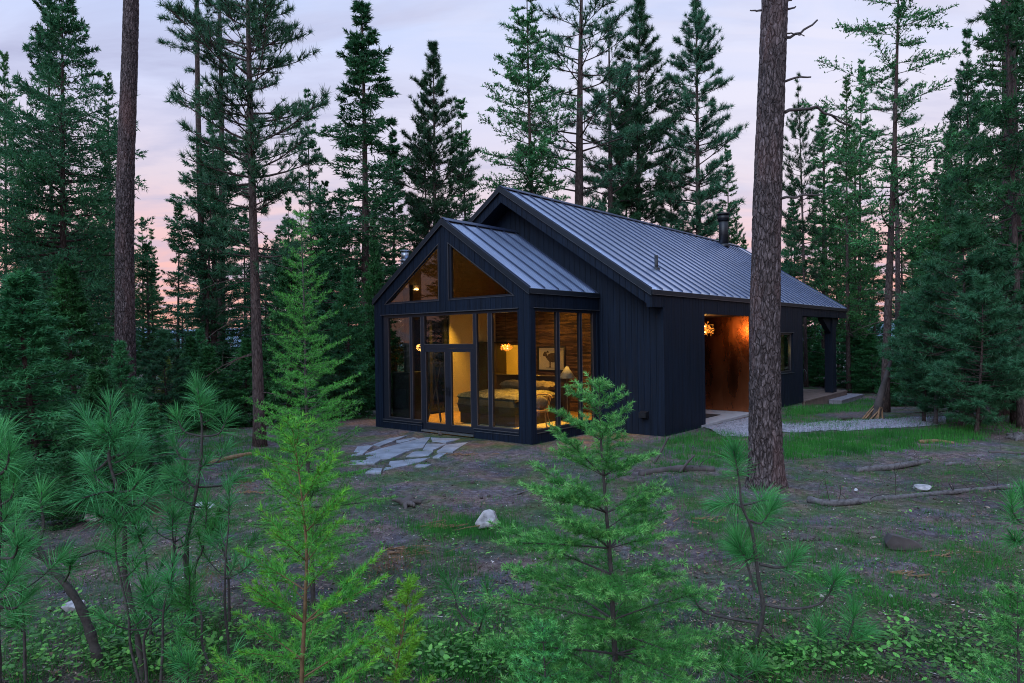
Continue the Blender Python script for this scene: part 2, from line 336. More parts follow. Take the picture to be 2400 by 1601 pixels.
def ground_mat():
    m, nt, b, N, L = mat('forest_floor'); geo = N('ShaderNodeNewGeometry'); P = geo.outputs['Position']
    n1 = noise(N, L, P, .8, 6, .62); n2 = noise(N, L, P, 9, 8, .72); n3 = noise(N, L, P, 60, 4, .7)
    soil = ramp(N, L, n2.outputs['Fac'], [(.25, (.035, .028, .030)), (.5, (.120, .103, .112)), (.75, (.26, .235, .25))])
    moss = ramp(N, L, n2.outputs['Fac'], [(.3, (.022, .060, .018)), (.7, (.060, .135, .042))])
    f = ramp(N, L, n1.outputs['Fac'], [(.44, (0, 0, 0)), (.60, (1, 1, 1))]); fm = N('ShaderNodeMath'); fm.operation = 'MULTIPLY'; L(f.outputs[0], fm.inputs[0]); fm.inputs[1].default_value = .75
    mx = N('ShaderNodeMixRGB'); L(fm.outputs[0], mx.inputs[0]); L(soil.outputs[0], mx.inputs[1]); L(moss.outputs[0], mx.inputs[2])
    sp = ramp(N, L, n3.outputs['Fac'], [(.35, (.55, .55, .55)), (.5, (1, 1, 1)), (.68, (1.0, 1.0, 1.0)), (.74, (1.9, 1.8, 1.75))]); mu = N('ShaderNodeMixRGB'); mu.blend_type = 'MULTIPLY'; mu.inputs[0].default_value = .8; L(mx.outputs[0], mu.inputs[1]); L(sp.outputs[0], mu.inputs[2])
    nb = noise(N, L, P, .33, 5, .6); rb = ramp(N, L, nb.outputs['Fac'], [(.3, (.60, .58, .62)), (.5, (.95, .95, .95)), (.7, (1.25, 1.22, 1.25))]); m5 = N('ShaderNodeMixRGB'); m5.blend_type = 'MULTIPLY'; m5.inputs[0].default_value = 1; L(mu.outputs[0], m5.inputs[1]); L(rb.outputs[0], m5.inputs[2]); mu = m5
    nw = noise(N, L, P, 1.3, 4, .6); rw = ramp(N, L, nw.outputs['Fac'], [(.35, (.90, .95, 1.06)), (.65, (1.22, .98, .80))]); m6 = N('ShaderNodeMixRGB'); m6.blend_type = 'MULTIPLY'; m6.inputs[0].default_value = 1; L(mu.outputs[0], m6.inputs[1]); L(rw.outputs[0], m6.inputs[2]); mu = m6
    L(mu.outputs[0], b.inputs['Base Color']); b.inputs['Roughness'].default_value = .95; b.inputs['Specular IOR Level'].default_value = .1
    h = N('ShaderNodeMath'); h.operation = 'MULTIPLY_ADD'; L(n3.outputs['Fac'], h.inputs[0]); h.inputs[1].default_value = .35; L(n2.outputs['Fac'], h.inputs[2])
    bp = N('ShaderNodeBump'); bp.inputs['Strength'].default_value = .9; bp.inputs['Distance'].default_value = .06; L(h.outputs[0], bp.inputs['Height']); L(bp.outputs[0], b.inputs['Normal'])
    return m
M['ground'] = ground_mat()
def gravel_mat():
    m, nt, b, N, L = mat('gravel'); geo = N('ShaderNodeNewGeometry')
    vo = N('ShaderNodeTexVoronoi'); vo.inputs['Scale'].default_value = 32; L(geo.outputs['Position'], vo.inputs['Vector'])
    r = ramp(N, L, vo.outputs['Color'], [(.1, (.13, .13, .16)), (.5, (.23, .225, .27)), (.9, (.36, .35, .40))]); L(r.outputs[0], b.inputs['Base Color']); b.inputs['Roughness'].default_value = .9
    bp = N('ShaderNodeBump'); bp.inputs['Strength'].default_value = 1; bp.inputs['Distance'].default_value = .02; bp.invert = True; L(vo.outputs['Distance'], bp.inputs['Height']); L(bp.outputs[0], b.inputs['Normal'])
    return m
M['gravel'] = gravel_mat()
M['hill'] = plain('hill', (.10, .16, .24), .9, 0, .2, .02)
# ------------------------------------------------------------------ ground, path, hills
def grid_mesh(xs, ys, hf):
    X, Y = np.meshgrid(xs, ys); Z = hf(X, Y); V = np.stack([X, Y, Z], -1).reshape(-1, 3); nx, ny = len(xs), len(ys)
    i = np.arange(ny - 1)[:, None] * nx; j = np.arange(nx - 1)[None]
    Q = np.stack([i + j, i + j + 1, i + nx + j + 1, i + nx + j], -1).reshape(-1, 4)
    g = Geo(); g.add(V, Q); return g
xs = np.concatenate([np.linspace(-900, -60, 12), np.linspace(-50, -14, 30), np.linspace(-13.8, 22, 240), np.linspace(23, 60, 30), np.linspace(80, 900, 12)])
ys = np.concatenate([np.linspace(-200, -8, 10), np.linspace(-6, 1, 12), np.linspace(1.2, 26, 230), np.linspace(26.6, 45, 40), np.linspace(47, 110, 24), np.linspace(130, 900, 12)])
def ghr(x, y):
    near = np.clip((30 - np.hypot(x, y)) / 12, 0, 1); u = x * SY + y * CY + CU; v = -x * CY + y * SY + CV
    out = np.clip(np.maximum(np.maximum(-.1 - u, u - 20), np.maximum(-2.2 - v, v - 8)) / .5, 0, 1)
    return gh(x, y) + near * out * (.022 * np.sin(x * 5.1 + 1.7 * np.sin(y * 2.3)) * np.sin(y * 4.7 + 1.3 * np.sin(x * 3.1)) + .012 * np.sin(x * 11.3 + y * 3) * np.sin(y * 12.7 - x * 2))
tag(link('ground', grid_mesh(xs, ys, ghr).mesh('ground', True), M['ground']), kind='structure')
def path_strip():
    top = [(1640, 975), (1735, 985), (1800, 975), (1900, 968), (2000, 964), (2090, 958), (2170, 957)]
    bot = [(1660, 1004), (1735, 1000), (1800, 994), (1900, 990), (2000, 987), (2090, 981), (2172, 974)]
    A = np.array([gp(*p) for p in top]); B = np.array([gp(*p) for p in bot])
    A[0] = hw(5.1, -1.95, -GZ); A[1] = hw(8.2, -2.05, -GZ)
    def cur(Pn, n=60):
        t = np.linspace(0, 1, len(Pn)); s = np.linspace(0, 1, n); return np.stack([np.interp(s, t, Pn[:, i]) for i in range(3)], 1)
    A, B = cur(A), cur(B); rng = np.random.default_rng(5)
    A += rng.normal(0, .03, A.shape); B += rng.normal(0, .04, B.shape)
    k = 9; V = np.concatenate([A + (B - A) * j / (k - 1) for j in range(k)]); n = len(A)
    bul = np.sin(np.linspace(0, math.pi, k)).repeat(n)
    V[:, 2] = ghr(V[:, 0], V[:, 1]) + .012 + .035 * bul
    Q = [(j * n + i, j * n + i + 1, (j + 1) * n + i + 1, (j + 1) * n + i) for j in range(k - 1) for i in range(n - 1)]
    g = Geo(); g.add(V, Q)
    for _ in range(5200):                           # loose chips of the gravel
        i = rng.integers(0, n - 1); j = rng.uniform(0, 1); p = A[i] + (B[i] - A[i]) * j + rng.normal(0, .02, 3); p[2] = ghr(p[0], p[1]) + .02 + .03 * math.sin(j * math.pi); r = rng.uniform(.01, .022)
        D = rng.normal(0, 1, (4, 3)); D /= np.linalg.norm(D, axis=1)[:, None]; V4 = p + D * r; g.add(V4, None, [(0, 1, 2), (0, 2, 3), (0, 3, 1), (1, 3, 2)])
    tag(link('path', g.mesh('path'), M['gravel']), kind='structure')
path_strip()
def hills():
    g = Geo(); n = 90; a = np.linspace(rad(35), rad(145), n); D = 700
    h = 16 + 7 * np.sin(a * 9) + 4 * np.sin(a * 23 + 1) + 10 * np.clip((a - rad(95)) / rad(25), 0, 1)
    V = []
    for i in range(n):
        c, s = math.cos(a[i]), math.sin(a[i])
        V += [(c * D, s * D, -6), (c * (D + 120), s * (D + 120), h[i]), (c * (D + 320), s * (D + 320), -6)]
    Q = [(3 * i + k, 3 * i + 3 + k, 3 * i + 4 + k, 3 * i + 1 + k) for i in range(n - 1) for k in (0, 1)]
    g.add(V, Q); tag(link('hills', g.mesh('hills', True), M['hill']), kind='structure')
hills()
# ------------------------------------------------------------------ the cabin
ZG = -.2483
WA, ZEA, KA = 5.739, 3.419, .6796
VL, VR, VC = 7.704, -1.8802, 2.912
ZEM, KM = 3.3925, .6684
UM, UW, UE, UD = 2.3336, 2.9255, 19.851, 13.72
za = lambda v: ZEA + KA * min(v, WA - v)
zm = lambda v: ZEM + KM * min(v - VR, VL - v)
cabin = bpy.data.objects.new('cabin', None); C.objects.link(cabin); cabin.location = hw(0, 0, 0); cabin.rotation_euler = (0, 0, HROT)
tag(cabin, 'black timber cabin with two steep gables and standing seam metal roofs', 'cabin')
mapF = lambda u0: (lambda s, z, d: (u0 - d, s, z))          # walls facing -u
mapR = lambda v0: (lambda s, z, d: (s, v0 - d, z))          # walls facing -v
mapL = lambda v0: (lambda s, z, d: (s, v0 + d, z))          # walls facing +v
mapB = lambda u0: (lambda s, z, d: (u0 + d, s, z))
brng = random.Random(3)
def boards(g, s0, s1, zb, zt, P, brk=(), core=.13, bw=.175, ph=0.0):
    if not callable(zb): c0 = zb; zb = lambda s: c0
    if not callable(zt): c1 = zt; zt = lambda s: c1
    cuts = sorted([s0, s1] + [b for b in brk if s0 < b < s1])
    for a, b in zip(cuts[:-1], cuts[1:]):
        e = 1e-4
        g.hexa([P(s, z, d) for d in (-core, -.006) for s, f in ((a, a + e), (b, b - e)) for z in (zb(f), zt(f))])
    k = math.floor((s0 - ph) / bw); s = ph + k * bw
    while s < s1:
        a, b = max(s, s0), min(s + bw, s1)
        for x0, x1 in zip(*(lambda c: (c[:-1], c[1:]))(sorted([a, b] + [q for q in brk if a < q < b]))):
            l = x0 + (.004 if x0 == s else 0); r = x1 - (.004 if abs(x1 - s - bw) < 1e-9 else 0)
            if r - l > .006:
                d = .018 + brng.uniform(-.0025, .0025); e = 1e-4
                g.hexa([P(q, z, dd) for dd in (-.008, d) for q, f in ((l, l + e), (r, r - e)) for z in (zb(f), zt(f))])
        s += bw
def wall(P, regs, name='wall', label=None, ph=0.0):
    g = Geo()
    for r in regs: boards(g, r[0], r[1], r[2], r[3], P, *(r[4:5] if len(r) > 4 else ((),)), ph=ph)
    return part(name, g, M['siding'], cabin, label=label)
# --- annex front: posts, header, aprons and the gable round two triangular windows
rt = lambda v: za(v) - .125
tri = lambda v: 3.26 + .667 * (min(v, WA - v) - .45)
wall(mapF(0), [(-.02, .37, ZG, rt), (5.41, WA + .02, ZG, rt), (.37, 1.84, ZG, -.005), (3.77, 5.41, ZG, -.005), (.37, 5.41, 2.952, 3.25),
               (.37, .45, 3.25, rt), (5.29, 5.41, 3.25, rt), (2.70, 3.04, 3.25, rt, (WA / 2,)), (.45, 2.70, tri, rt), (3.04, 5.29, tri, rt)])
# --- annex sides
def side_regs(): return [(0.0, .17, ZG, 3.29), (2.80, UW, ZG, 3.29), (.17, 2.80, 2.952, 3.29), (.17, 2.80, ZG, -.005)]
wall(mapR(0), side_regs()); wall(mapL(WA), side_regs())
# --- main gable above and beside the annex
zu = lambda v: zm(v) - .43
wall(mapF(UW), [(VR - .02, -.02, ZG, zu), (WA + .02, VL + .02, ZG, zu), (-.02, VC, lambda v: za(max(0, min(v, WA))) + .0, zu, (0, WA / 2)), (VC, WA + .02, lambda v: za(max(0, min(v, WA))), zu, (WA,))], ph=.06)
# --- main right wall with the entry recess and a window, porch beam
wall(mapR(VR), [(UW - .02, 5.27, ZG, 3.28), (5.27, 8.87, 2.85, 3.28), (8.87, 11.0, ZG, 3.28), (11.0, 12.64, ZG, .92), (11.0, 12.64, 2.32, 3.28), (12.64, UD, ZG, 3.28), (UD, UE - .05, 2.95, 3.28)])
wall(mapR(VR), [(UM, UW - .02, lambda u: 2.957, 3.28)])
wall(mapL(VL), [(UM, UE - .05, 2.95, 3.28), (UW, UD, ZG, 2.95)])
wall(mapB(UD), [(VR + .02, 1.2, ZG, zu), (4.6, VL, ZG, zu), (1.2, 4.6, 2.6, zu, (VC,))])
# entry recess: dark left jamb, back wall, ceiling
g = Geo(); g.box(5.14, 5.268, VR + .14, .9, ZG, 2.99); g.box(5.27, 8.86, .9, 1.0, ZG, 2.99); part('wall', g, M['siding'], cabin)
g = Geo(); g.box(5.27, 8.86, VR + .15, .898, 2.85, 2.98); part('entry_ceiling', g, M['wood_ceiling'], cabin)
for a, b in ((VR + .135, -1.50), (-1.496, -.86), (-.856, -.22), (-.216, .40), (.404, .896)):
    g = Geo(); g.box(8.86, 8.885 + .0015 * brng.random(), a, b, ZG + .07, 2.85); part('copper_panel', g, M['copper'], cabin)
# --- roofs
def slope_roof(name, u0, u1, vlow, vtop, zf, th, seams, sw=.024, sh=.042, ribs=()):
    sg = 1 if vtop > vlow else -1
    k = (zf(vtop) - zf(vlow)) / abs(vtop - vlow)
    g = Geo(); g.hexa([(u, v, zf(v) + dz) for u in (u0, u1) for v in (vlow, vtop) for dz in (-th, 0)]); r = part(name, g, M['roof'], cabin)
    s = Geo()
    for u in seams: s.hexa([(u + a, v, zf(v) + dz) for a in (-sw / 2, sw / 2) for v in (vlow + sg * .03, vtop) for dz in (.0005, sh)])
    part('seam', s, M['seam'], r)
    if ribs:
        s = Geo()
        for u in ribs: s.hexa([(u + a, v, zf(v) + dz) for a in (-.012, .012) for v in (vlow + sg * .02, vtop) for dz in (.0004, .006)])
        part('rib', s, M['roof'], r)
    return r
sa = [.012, .575, 1.125, 1.675, 2.225, 2.77]; ra = [x + d for x in sa[:-1] for d in (.15, .24, .33, .42)]
zra = lambda v: ZEA + KA * (v if v < WA / 2 else WA - v)
slope_roof('roof', -.028, UW - .002, -.035, WA / 2, zra, .09, sa, ribs=ra); slope_roof('roof', -.028, UW - .002, WA + .035, WA / 2 + .0005, zra, .09, sa, ribs=ra)
sm = [2.352 + .5525 * i for i in range(32)]
sm[-1] = UE - .015
zrm = lambda v: ZEM + KM * (v - VR if v < VC else VL - v)
rmain = slope_roof('roof', UM - .02, UE, VR - .035, VC, zrm, .09, sm, ribs=[2.47, 2.55, 2.63, 2.71]); slope_roof('roof', UM - .02, UE, VL + .035, VC + .0005, zrm, .09, sm)
# ridge caps, rake and eave trim with a pale drip edge
def trims(u0, u1, vl, vh, vc, zf, k, uend=True):
    g = Geo(); d = Geo()
    for u, su in ((u0, -1), (u1, 1)) if uend else ((u0, -1),):
        for a, b in ((vl, vc), (vh, vc)):
            f = (lambda v: zf(v) + .028); ua, ub = sorted((u + su * .022, u + su * .045))
            g.hexa([(x, v, f(v) + dz) for x in (ua, ub) for v in (a, b) for dz in (-.165, 0)])
            ua, ub = sorted((u + su * .045, u + su * .052)); d.hexa([(x, v, f(v) + dz) for x in (ua, ub) for v in (a, b) for dz in (-.168, -.158)])
    for v, s in ((vl, -1), (vh, 1)):
        va, vb = sorted((v, v + s * .022)); z = zf(v)
        g.box(u0 - .021, u1 + (.021 if uend else 0), va, vb, z - .112, z + .008); va, vb = sorted((v + s * .022, v + s * .029)); d.box(u0 - .02, u1 + (.02 if uend else -.01), va, vb, z - .114, z - .103)
    part('fascia', g, M['trim'], cabin); part('drip_edge', d, M['drip'], cabin)
    g = Geo()
    for s in (-1, 1): g.hexa([(x, v, zf(v) + dz) for x in (u0 - .02, u1 - .003) for v in (vc + s * .14, vc) for dz in (.045, .058)])
    part('ridge_cap', g, M['seam'], cabin)
trims(-.03, UW, -.036, WA + .036, WA / 2, zra, KA, False)
trims(UM - .02, UE, VR - .036, VL + .036, VC, zrm, KM)
# deep rake of the main gable (boards) and the porch ceiling
g = Geo()
for a, b in ((VR + .002, VC), (VC, VL - .002)):
    e = 1e-4 * (1 if b > a else -1); boards(g, a, b, lambda v: zm(v) - .43, lambda v: zm(v) - .12, mapF(UM + .02), core=UW - UM - .03, ph=.05)
part('rake', g, M['siding'], cabin)
g = Geo()
for a, b in ((VR + .01, VC), (VC, VL - .01)):
    boards(g, a, b, lambda v: zm(v) - .43, lambda v: zm(v) - .12, mapB(UE - .05), core=.12)
    g.hexa([(u, v, zm(v) + dz) for u in (UD + .02, UE - .18) for v in (a, b) for dz in (-.26, -.13)])
part('porch_gable', g, M['siding'], cabin)
# porch post with knee braces
for pv in (-1.62, 7.3):
    g = Geo(); g.box(18.05, 18.55, pv - .16, pv + .16, -.2, 3.02)
    g.prism([(18.05, 2.3), (18.05, 2.95), (16.9, 2.95), (16.9, 2.88)], lambda a, b, k: (a, pv - .1 + .2 * k, b)); g.prism([(18.55, 2.95), (18.55, 2.3), (19.2, 2.88), (19.2, 2.95)], lambda a, b, k: (a, pv - .1 + .2 * k, b))
    g.box(13.8, 19.7, pv - .11, pv + .11, 2.951, 3.1); part('porch_post', g, M['siding'], cabin)
# foundation and entry slab
g = Geo(); g.box(.02, UW, .02, WA - .02, -.6, ZG - .002); g.box(UW, UD, VR + .03, VL - .03, -.6, ZG - .003); part('foundation', g, M['concrete'], cabin)
g = Geo(); g.box(5.0, 8.85, VR - .02, .89, -.6, -.185); part('entry_slab', g, M['concrete'], cabin)
# --- glazing
def window(P, sbars, z0, z1, panes, depth=.07, back=-.09, bead=True, name='window', parent=None, zrails=()):
    """sbars: vertical bars (a,b); panes: (s0,s1,z0,z1)"""
    smin = min(a for a, b in sbars); smax = max(b for a, b in sbars); g = Geo()
    for a, b in sbars: g.hexa([P(s, z, d) for d in (back, back + depth) for s in (a, b) for z in (z0, z1)])
    for a, b in zrails: g.hexa([P(s, z, d) for d in (back + .002, back + depth - .002) for s in (smin, smax) for z in (a, b)])
    w = part(name, g, M['frame'], parent or cabin)
    bd = Geo()
    for s0, s1, a, b in panes:
        q = Geo(); q.hexa([P(s, z, d) for d in (back + .02, back + .03) for s in (s0 - .004, s1 + .004) for z in (a - .004, b + .004)]); part('pane', q, M['glass'], w)
        for c0, c1, e0, e1 in ((s0 - .012, s0, a, b), (s1, s1 + .012, a, b), (s0, s1, a - .012, a)):
            bd.hexa([P(s, z, d) for d in (back + depth - .001, back + depth + .006) for s in (c0, c1) for z in (e0, e1)])
    if bead: part('bead', bd, M['bead'], w)
    return w
PF, PR, PL = mapF(0), mapR(0), mapL(WA)
window(PF, [(5.18, 5.409), (4.17, 4.28), (3.77, 3.83)], 0.0, 2.95, [(4.28, 5.18, .075, 2.86), (3.83, 4.17, .075, 2.86)], zrails=[(0, .075), (2.86, 2.95)])
window(PF, [(1.75, 1.839), (1.23, 1.37), (.371, .39)], 0.0, 2.95, [(1.37, 1.75, .075, 2.87), (.39, 1.23, .075, 2.87)], zrails=[(0, .075), (2.87, 2.95)])
window(PF, [(3.68, 3.768), (1.841, 1.87)], -.17, 2.95, [(1.87, 3.68, 2.12, 2.87)], zrails=[(2.01, 2.12), (2.87, 2.95)], label=None) if False else window(PF, [(3.68, 3.768), (1.841, 1.87)], -.17, 2.95, [(1.87, 3.68, 2.12, 2.87)], zrails=[(2.01, 2.12), (2.87, 2.95)])
for a, b, c, d in ((2.782, 3.678, 2.91, 3.63), (1.872, 2.778, 1.98, 2.67)):
    dr = window(PF, [(a, c), (d, b)], -.15, 2.008, [(c, d, .02, 1.91)], depth=.06, back=-.085, name='door', zrails=[(-.15, .02), (1.91, 2.008)])
    h = Geo(); hv = 2.82 if a > 2.5 else 2.74; s = 1 if a > 2.5 else -1
    h.box(-.03, -.012, hv - .02, hv + .02, .78, 1.0); h.tube([(-.02, hv, .92), (-.045, hv, .92), (-.048, hv + s * .12, .92)], .009, 8); part('handle', h, M['black'], dr)
g = Geo(); g.box(-.06, .08, 1.845, 3.765, -.215, -.172); part('threshold', g, M['steel'], cabin)
for a, b in ((.37, 1.84), (3.77, 5.41)):
    g = Geo(); g.box(-.045, -.02, a, b, -.012, .006); part('sill', g, M['drip'], cabin)
    g = Geo(); g.box(-.034, -.0195, a, b, -.075, -.062); part('trim_strip', g, M['drip'], cabin)
g = Geo(); g.box(-.05, -.019, .33, 5.45, 2.945, 2.962); part('head_flashing', g, M['drip'], cabin)
for P, sg in ((PR, -1), (PL, 1)):
    window(P, [(.171, .19), (1.04, 1.17), (2.02, 2.14), (2.64, 2.799)], 0.0, 2.95, [(.19, 1.04, .075, 2.87), (1.17, 2.02, .075, 2.87), (2.14, 2.64, .075, 2.87)], zrails=[(0, .075), (2.87, 2.95)])
    g = Geo(); v0 = 0 if sg < 0 else WA
    va, vb = sorted((v0 + sg * .019, v0 + sg * .05)); g.box(.1, UW - .03, va, vb, 2.945, 2.962); part('head_flashing', g, M['drip'], cabin)
    g = Geo(); va, vb = sorted((v0 + sg * .02, v0 + sg * .045)); g.box(.17, 2.8, va, vb, -.012, .006); part('sill', g, M['drip'], cabin)
def triwin(poly):
    c = np.mean(poly, 0); inner = [tuple(np.array(p) + (c - np.array(p)) * .11) for p in poly]
    g = Geo(); n = len(poly)
    for i in range(n):
        j = (i + 1) % n; g.prism([poly[i], poly[j], inner[j], inner[i]], lambda a, b, k: (.02 + .07 * k, a, b))
    w = part('window', g, M['frame'], cabin); q = Geo(); q.prism(inner, lambda a, b, k: (.05 + .012 * k, a, b)); part('pane', q, M['glass'], w)
    d = Geo()
    for i in range(n):
        j = (i + 1) % n; a, b = np.array(poly[i]), np.array(poly[j]); m = (c - (a + b) / 2); m /= np.linalg.norm(m)
        d.prism([tuple(a), tuple(b), tuple(b + m * .014), tuple(a + m * .014)], lambda x, y, k: (-.032 + .03 * k, x, y))
    part('bead', d, M['drip'], w)
triwin([(.452, 3.252), (2.698, 3.252), (2.698, 3.26 + .667 * 2.24)])
triwin([(3.042, 3.252), (5.288, 3.252), (3.042, 3.26 + .667 * 2.24)])
w = window(mapR(VR), [(11.0, 11.07), (12.45, 12.52), (12.58, 12.639)], .92, 2.32, [(11.07, 12.45, .99, 2.25)], zrails=[(.92, .99), (2.25, 2.32)])
g = Geo(); g.box(11.0, 12.66, VR - .045, VR - .02, .90, .918); part('sill', g, M['drip'], cabin)
g = Geo(); g.box(10.95, 12.7, VR - .04, VR - .02, 2.322, 2.345); part('head_flashing', g, M['drip'], cabin)
g = Geo(); g.box(10.9, 12.8, VR + .35, VR + .4, .3, 2.7); part('blind', g, M['linen'], cabin)
# small fittings
g = Geo(); g.prism([(0, 0), (.17, -.03), (.17, -.16), (0, -.2)], lambda a, b, k: (UW - .02 - a, -1.46 + .2 * k, .36 + b)); part('vent_hood', g, M['black'], cabin)
g = Geo(); t = np.linspace(0, math.pi, 12); g.tube([(UD + .05 + .0 * a, VR - .02 - .10 * math.sin(a), .75 + .22 * math.cos(a)) for a in t], .018, 6); part('handle', g, M['black'], cabin)
def pipe(u, v, r, z1, m, cap=None, name='vent_pipe'):
    z0 = zrm(v) if u > UW else zra(v)
    g = Geo(); g.lathe([(0, -.2), (r, -.2), (r, z1 - z0), (r * .7, z1 - z0), (0, z1 - z0)], (u, v, z0)); g.lathe([(r + .05, -.06), (r + .05, .03), (r, .06)], (u, v, z0))
    if cap:
        for a, b, c in cap: g.lathe([(r * .8, z1 - z0 + a), (c, z1 - z0 + a), (c, z1 - z0 + b), (0, z1 - z0 + b)], (u, v, z0))
    return part(name, g, m, cabin, True)
pipe(4.62, -.80, .05, 4.50, M['black']); pipe(9.95, -1.46, .05, 4.18, M['black'])
pipe(17.2, 2.55, .21, 7.75, M['black'], [(-.3, -.02, .25), (-.02, .04, .3)], 'chimney')
pipe(.50, 4.98, .105, 4.62, M['steel'], [(-.12, -.09, .15), (-.09, .16, .11), (.16, .19, .14)], 'chimney')
# decks of the porch
g = Geo(); 
for i in range(38): v = -1.95 + i * .25; g.box(UD + .02, 19.6, v, v + .244, -.245, -.2)
g.box(UD + .04, 19.58, -1.93, 7.5, -.62, -.247); part('deck', g, M['deck'], cabin)
g = Geo()
for i in range(10): v = -2.46 + i * .05 * 1.0; 
for i in range(9): g.box(16.7 + i * .4, 16.7 + i * .4 + .394, -2.46, -1.96, -.415, -.38)
g.box(16.72, 20.28, -2.44, -1.96, -.7, -.418); g.box(19.62, 20.3, -1.955, 3, -.416, -.381); g.box(19.64, 20.28, -1.95, 2.98, -.7, -.42); part('deck_step', g, M['deckgrey'], cabin)
# ------------------------------------------------------------------ inside the bedroom
UB = 5.0
g = Geo(); g.box(.14, UB, .14, 5.56, -.12, -.06); part('interior_floor', g, M['wood_floor'], cabin)
g = Geo(); g.box(.14, UB + 2.4, 5.56, 5.60, -.1, .085) if False else g.box(2.82, UB, 5.535, 5.56, -.06, .085); part('skirting', g, M['paper'], cabin)
g = Geo(); g.box(2.82, UB, 5.56, 5.70, -.12, 3.75); part('interior_wall', g, M['wallpaint'], cabin); g = Geo(); g.box(2.93, UB, .0, .13, -.12, 3.75)
part('interior_wall', g, M['wallpaint'], cabin)
g = Geo()
for P2 in ([(.15, -.1), (3.88, -.1), (3.88, 5.2), (VC, 5.3), (.15, 3.55)], [(3.88, 2.03), (5.56, 2.03), (5.56, 3.6), (3.88, 4.75)]):
    g.prism(P2, lambda a, b, k: (UB + .14 * k, a, b))
part('stone_wall', g, M['stone'], cabin)
g = Geo()
for a, b in ((.02, WA / 2), (WA - .02, WA / 2)):
    g.hexa([(u, v, zra(v) + dz) for u in (.10, UB + .1) for v in (a, b) for dz in (-.20, -.115)])
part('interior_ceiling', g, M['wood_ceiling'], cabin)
# room beyond the doorway
g = Geo(); g.box(UB + 2.6, UB + 2.7, 2.0, 8, -.1, 2.6); g.box(UB + .14, UB + 2.6, 7.35, 7.45, -.1, 2.6); g.box(UB + .14, UB + 2.6, 2.4, 2.5, -.1, 2.6); g.box(UB + .14, UB + 2.7, 2.4, 7.45, 2.6, 2.66); g.box(UB + .145, UB + 2.6, 2.5, 7.4, -.12, -.065)
part('interior_wall', g, M['wallpaint'], cabin)
g = Geo(); g.box(UB + 2.53, UB + 2.598, 5.15, 5.95, -.06, 2.05); part('interior_door', g, M['frame'], cabin)
def lamp(name, u, v, z, watt, r, col):
    l = bpy.data.lights.new(name, 'POINT'); l.energy = watt; l.shadow_soft_size = r; l.color = col
    o = bpy.data.objects.new(name, l); C.objects.link(o); o.location = (u, v, z); o.parent = cabin; return o
WARM = (1.0, .50, .055)
# recessed downlights in the slope of the ceiling
M['bulb'] = emit('bulb', (1, .62, .22), 14)
for u, v in ((.92, 5.0), (2.35, 5.0), (.92, .74), (2.35, .74), (3.75, 1.0), (4.2, 2.4)):
    z = zra(v) - .2; g = Geo(); g.lathe([(0, .0), (.05, .0), (.05, -.012), (.065, -.012), (.065, .02)], (u, v, z - .012), 12); part('downlight', g, M['bulb'], cabin)
    l = bpy.data.lights.new('downlight_glow', 'SPOT'); l.energy = 760 if u < 3 else 330; l.spot_size = rad(78); l.spot_blend = .7; l.shadow_soft_size = .05; l.color = WARM
    o = bpy.data.objects.new('downlight_glow', l); C.objects.link(o); o.location = (u, v, z - .06); o.parent = cabin
lamp('room_glow', UB + 1.2, 5.0, 2.2, 260, .15, WARM)
lamp('window_glow', 11.7, VR + .22, 1.7, 9, .1, (1, .72, .2))
# fireplace and its flue
f = hempty('fireplace', .62, 5.0, -.06, 'black steel fireplace tower standing beside the leftmost glass wall', 'fireplace')
def hp(name, g, m, root, u, v, z, smooth=False, label=None):   # geometry given in house axes around the thing's base
    return part(name, g, m, root, smooth, label)
g = Geo(); g.box(-.33, .33, -.36, .36, 0, 1.38); hp('firebox', g, M['black'], f, 0, 0, 0)
g = Geo(); g.lathe([(.15, 1.38), (.15, 3.85)], (0, 0, 0), 16); hp('flue', g, M['black'], f, 0, 0, 0, True)
g = Geo(); g.box(-.345, -.33, -.26, .26, .35, .9); hp('fire_door', g, M['frame'], f, 0, 0, 0)
# bed
b = hempty('bed', 1.85, 2.25, -.06, 'wide bed with dark blanket and pale patterned quilt behind the glass', 'bed')
g = Geo(); g.box(-.95, 1.05, -.98, .98, .02, .34); hp('base', g, M['darkwood'], b, 0, 0, 0)
def cushion(u0, u1, v0, v1, z0, z1, p=4.0, n=28, wob=0.0, seed=1):
    rng = np.random.default_rng(seed); g = Geo(); a = np.linspace(-1, 1, n); X, Y = np.meshgrid(a, a)
    for s in (1, -1):
        e = np.clip(1 - np.maximum(np.abs(X), np.abs(Y)) ** p, 0, 1) ** .5
        w = wob * (np.sin(X * 7 + seed) * np.sin(Y * 6 + seed * 2) + .6 * np.sin(X * 13 + Y * 9)) * (s > 0)
        Z = (z0 + z1) / 2 + s * (z1 - z0) / 2 * e + w
        V = np.stack([(u0 + u1) / 2 + X * (u1 - u0) / 2, (v0 + v1) / 2 + Y * (v1 - v0) / 2, Z], -1).reshape(-1, 3)
        i = np.arange(n - 1)[:, None] * n; j = np.arange(n - 1)[None]; g.add(V, np.stack([i + j, i + j + 1, i + n + j + 1, i + n + j], -1).reshape(-1, 4))
    return g
hp('blanket', cushion(-1.08, 1.05, -1.04, 1.04, .22, .84, 8, wob=.01), M['blanket'], b, 0, 0, 0, True)
hp('quilt', cushion(-1.02, .75, -1.1, 1.08, .62, .86, 6, 40, .022, 3), M['linen'], b, 0, 0, 0, True)
for v in (-.5, .45): hp('pillow', cushion(.55, 1.0, v - .42, v + .42, .82, 1.1, 3, 14, .012, int(v * 10) + 20), M['pillow'], b, 0, 0, 0, True)
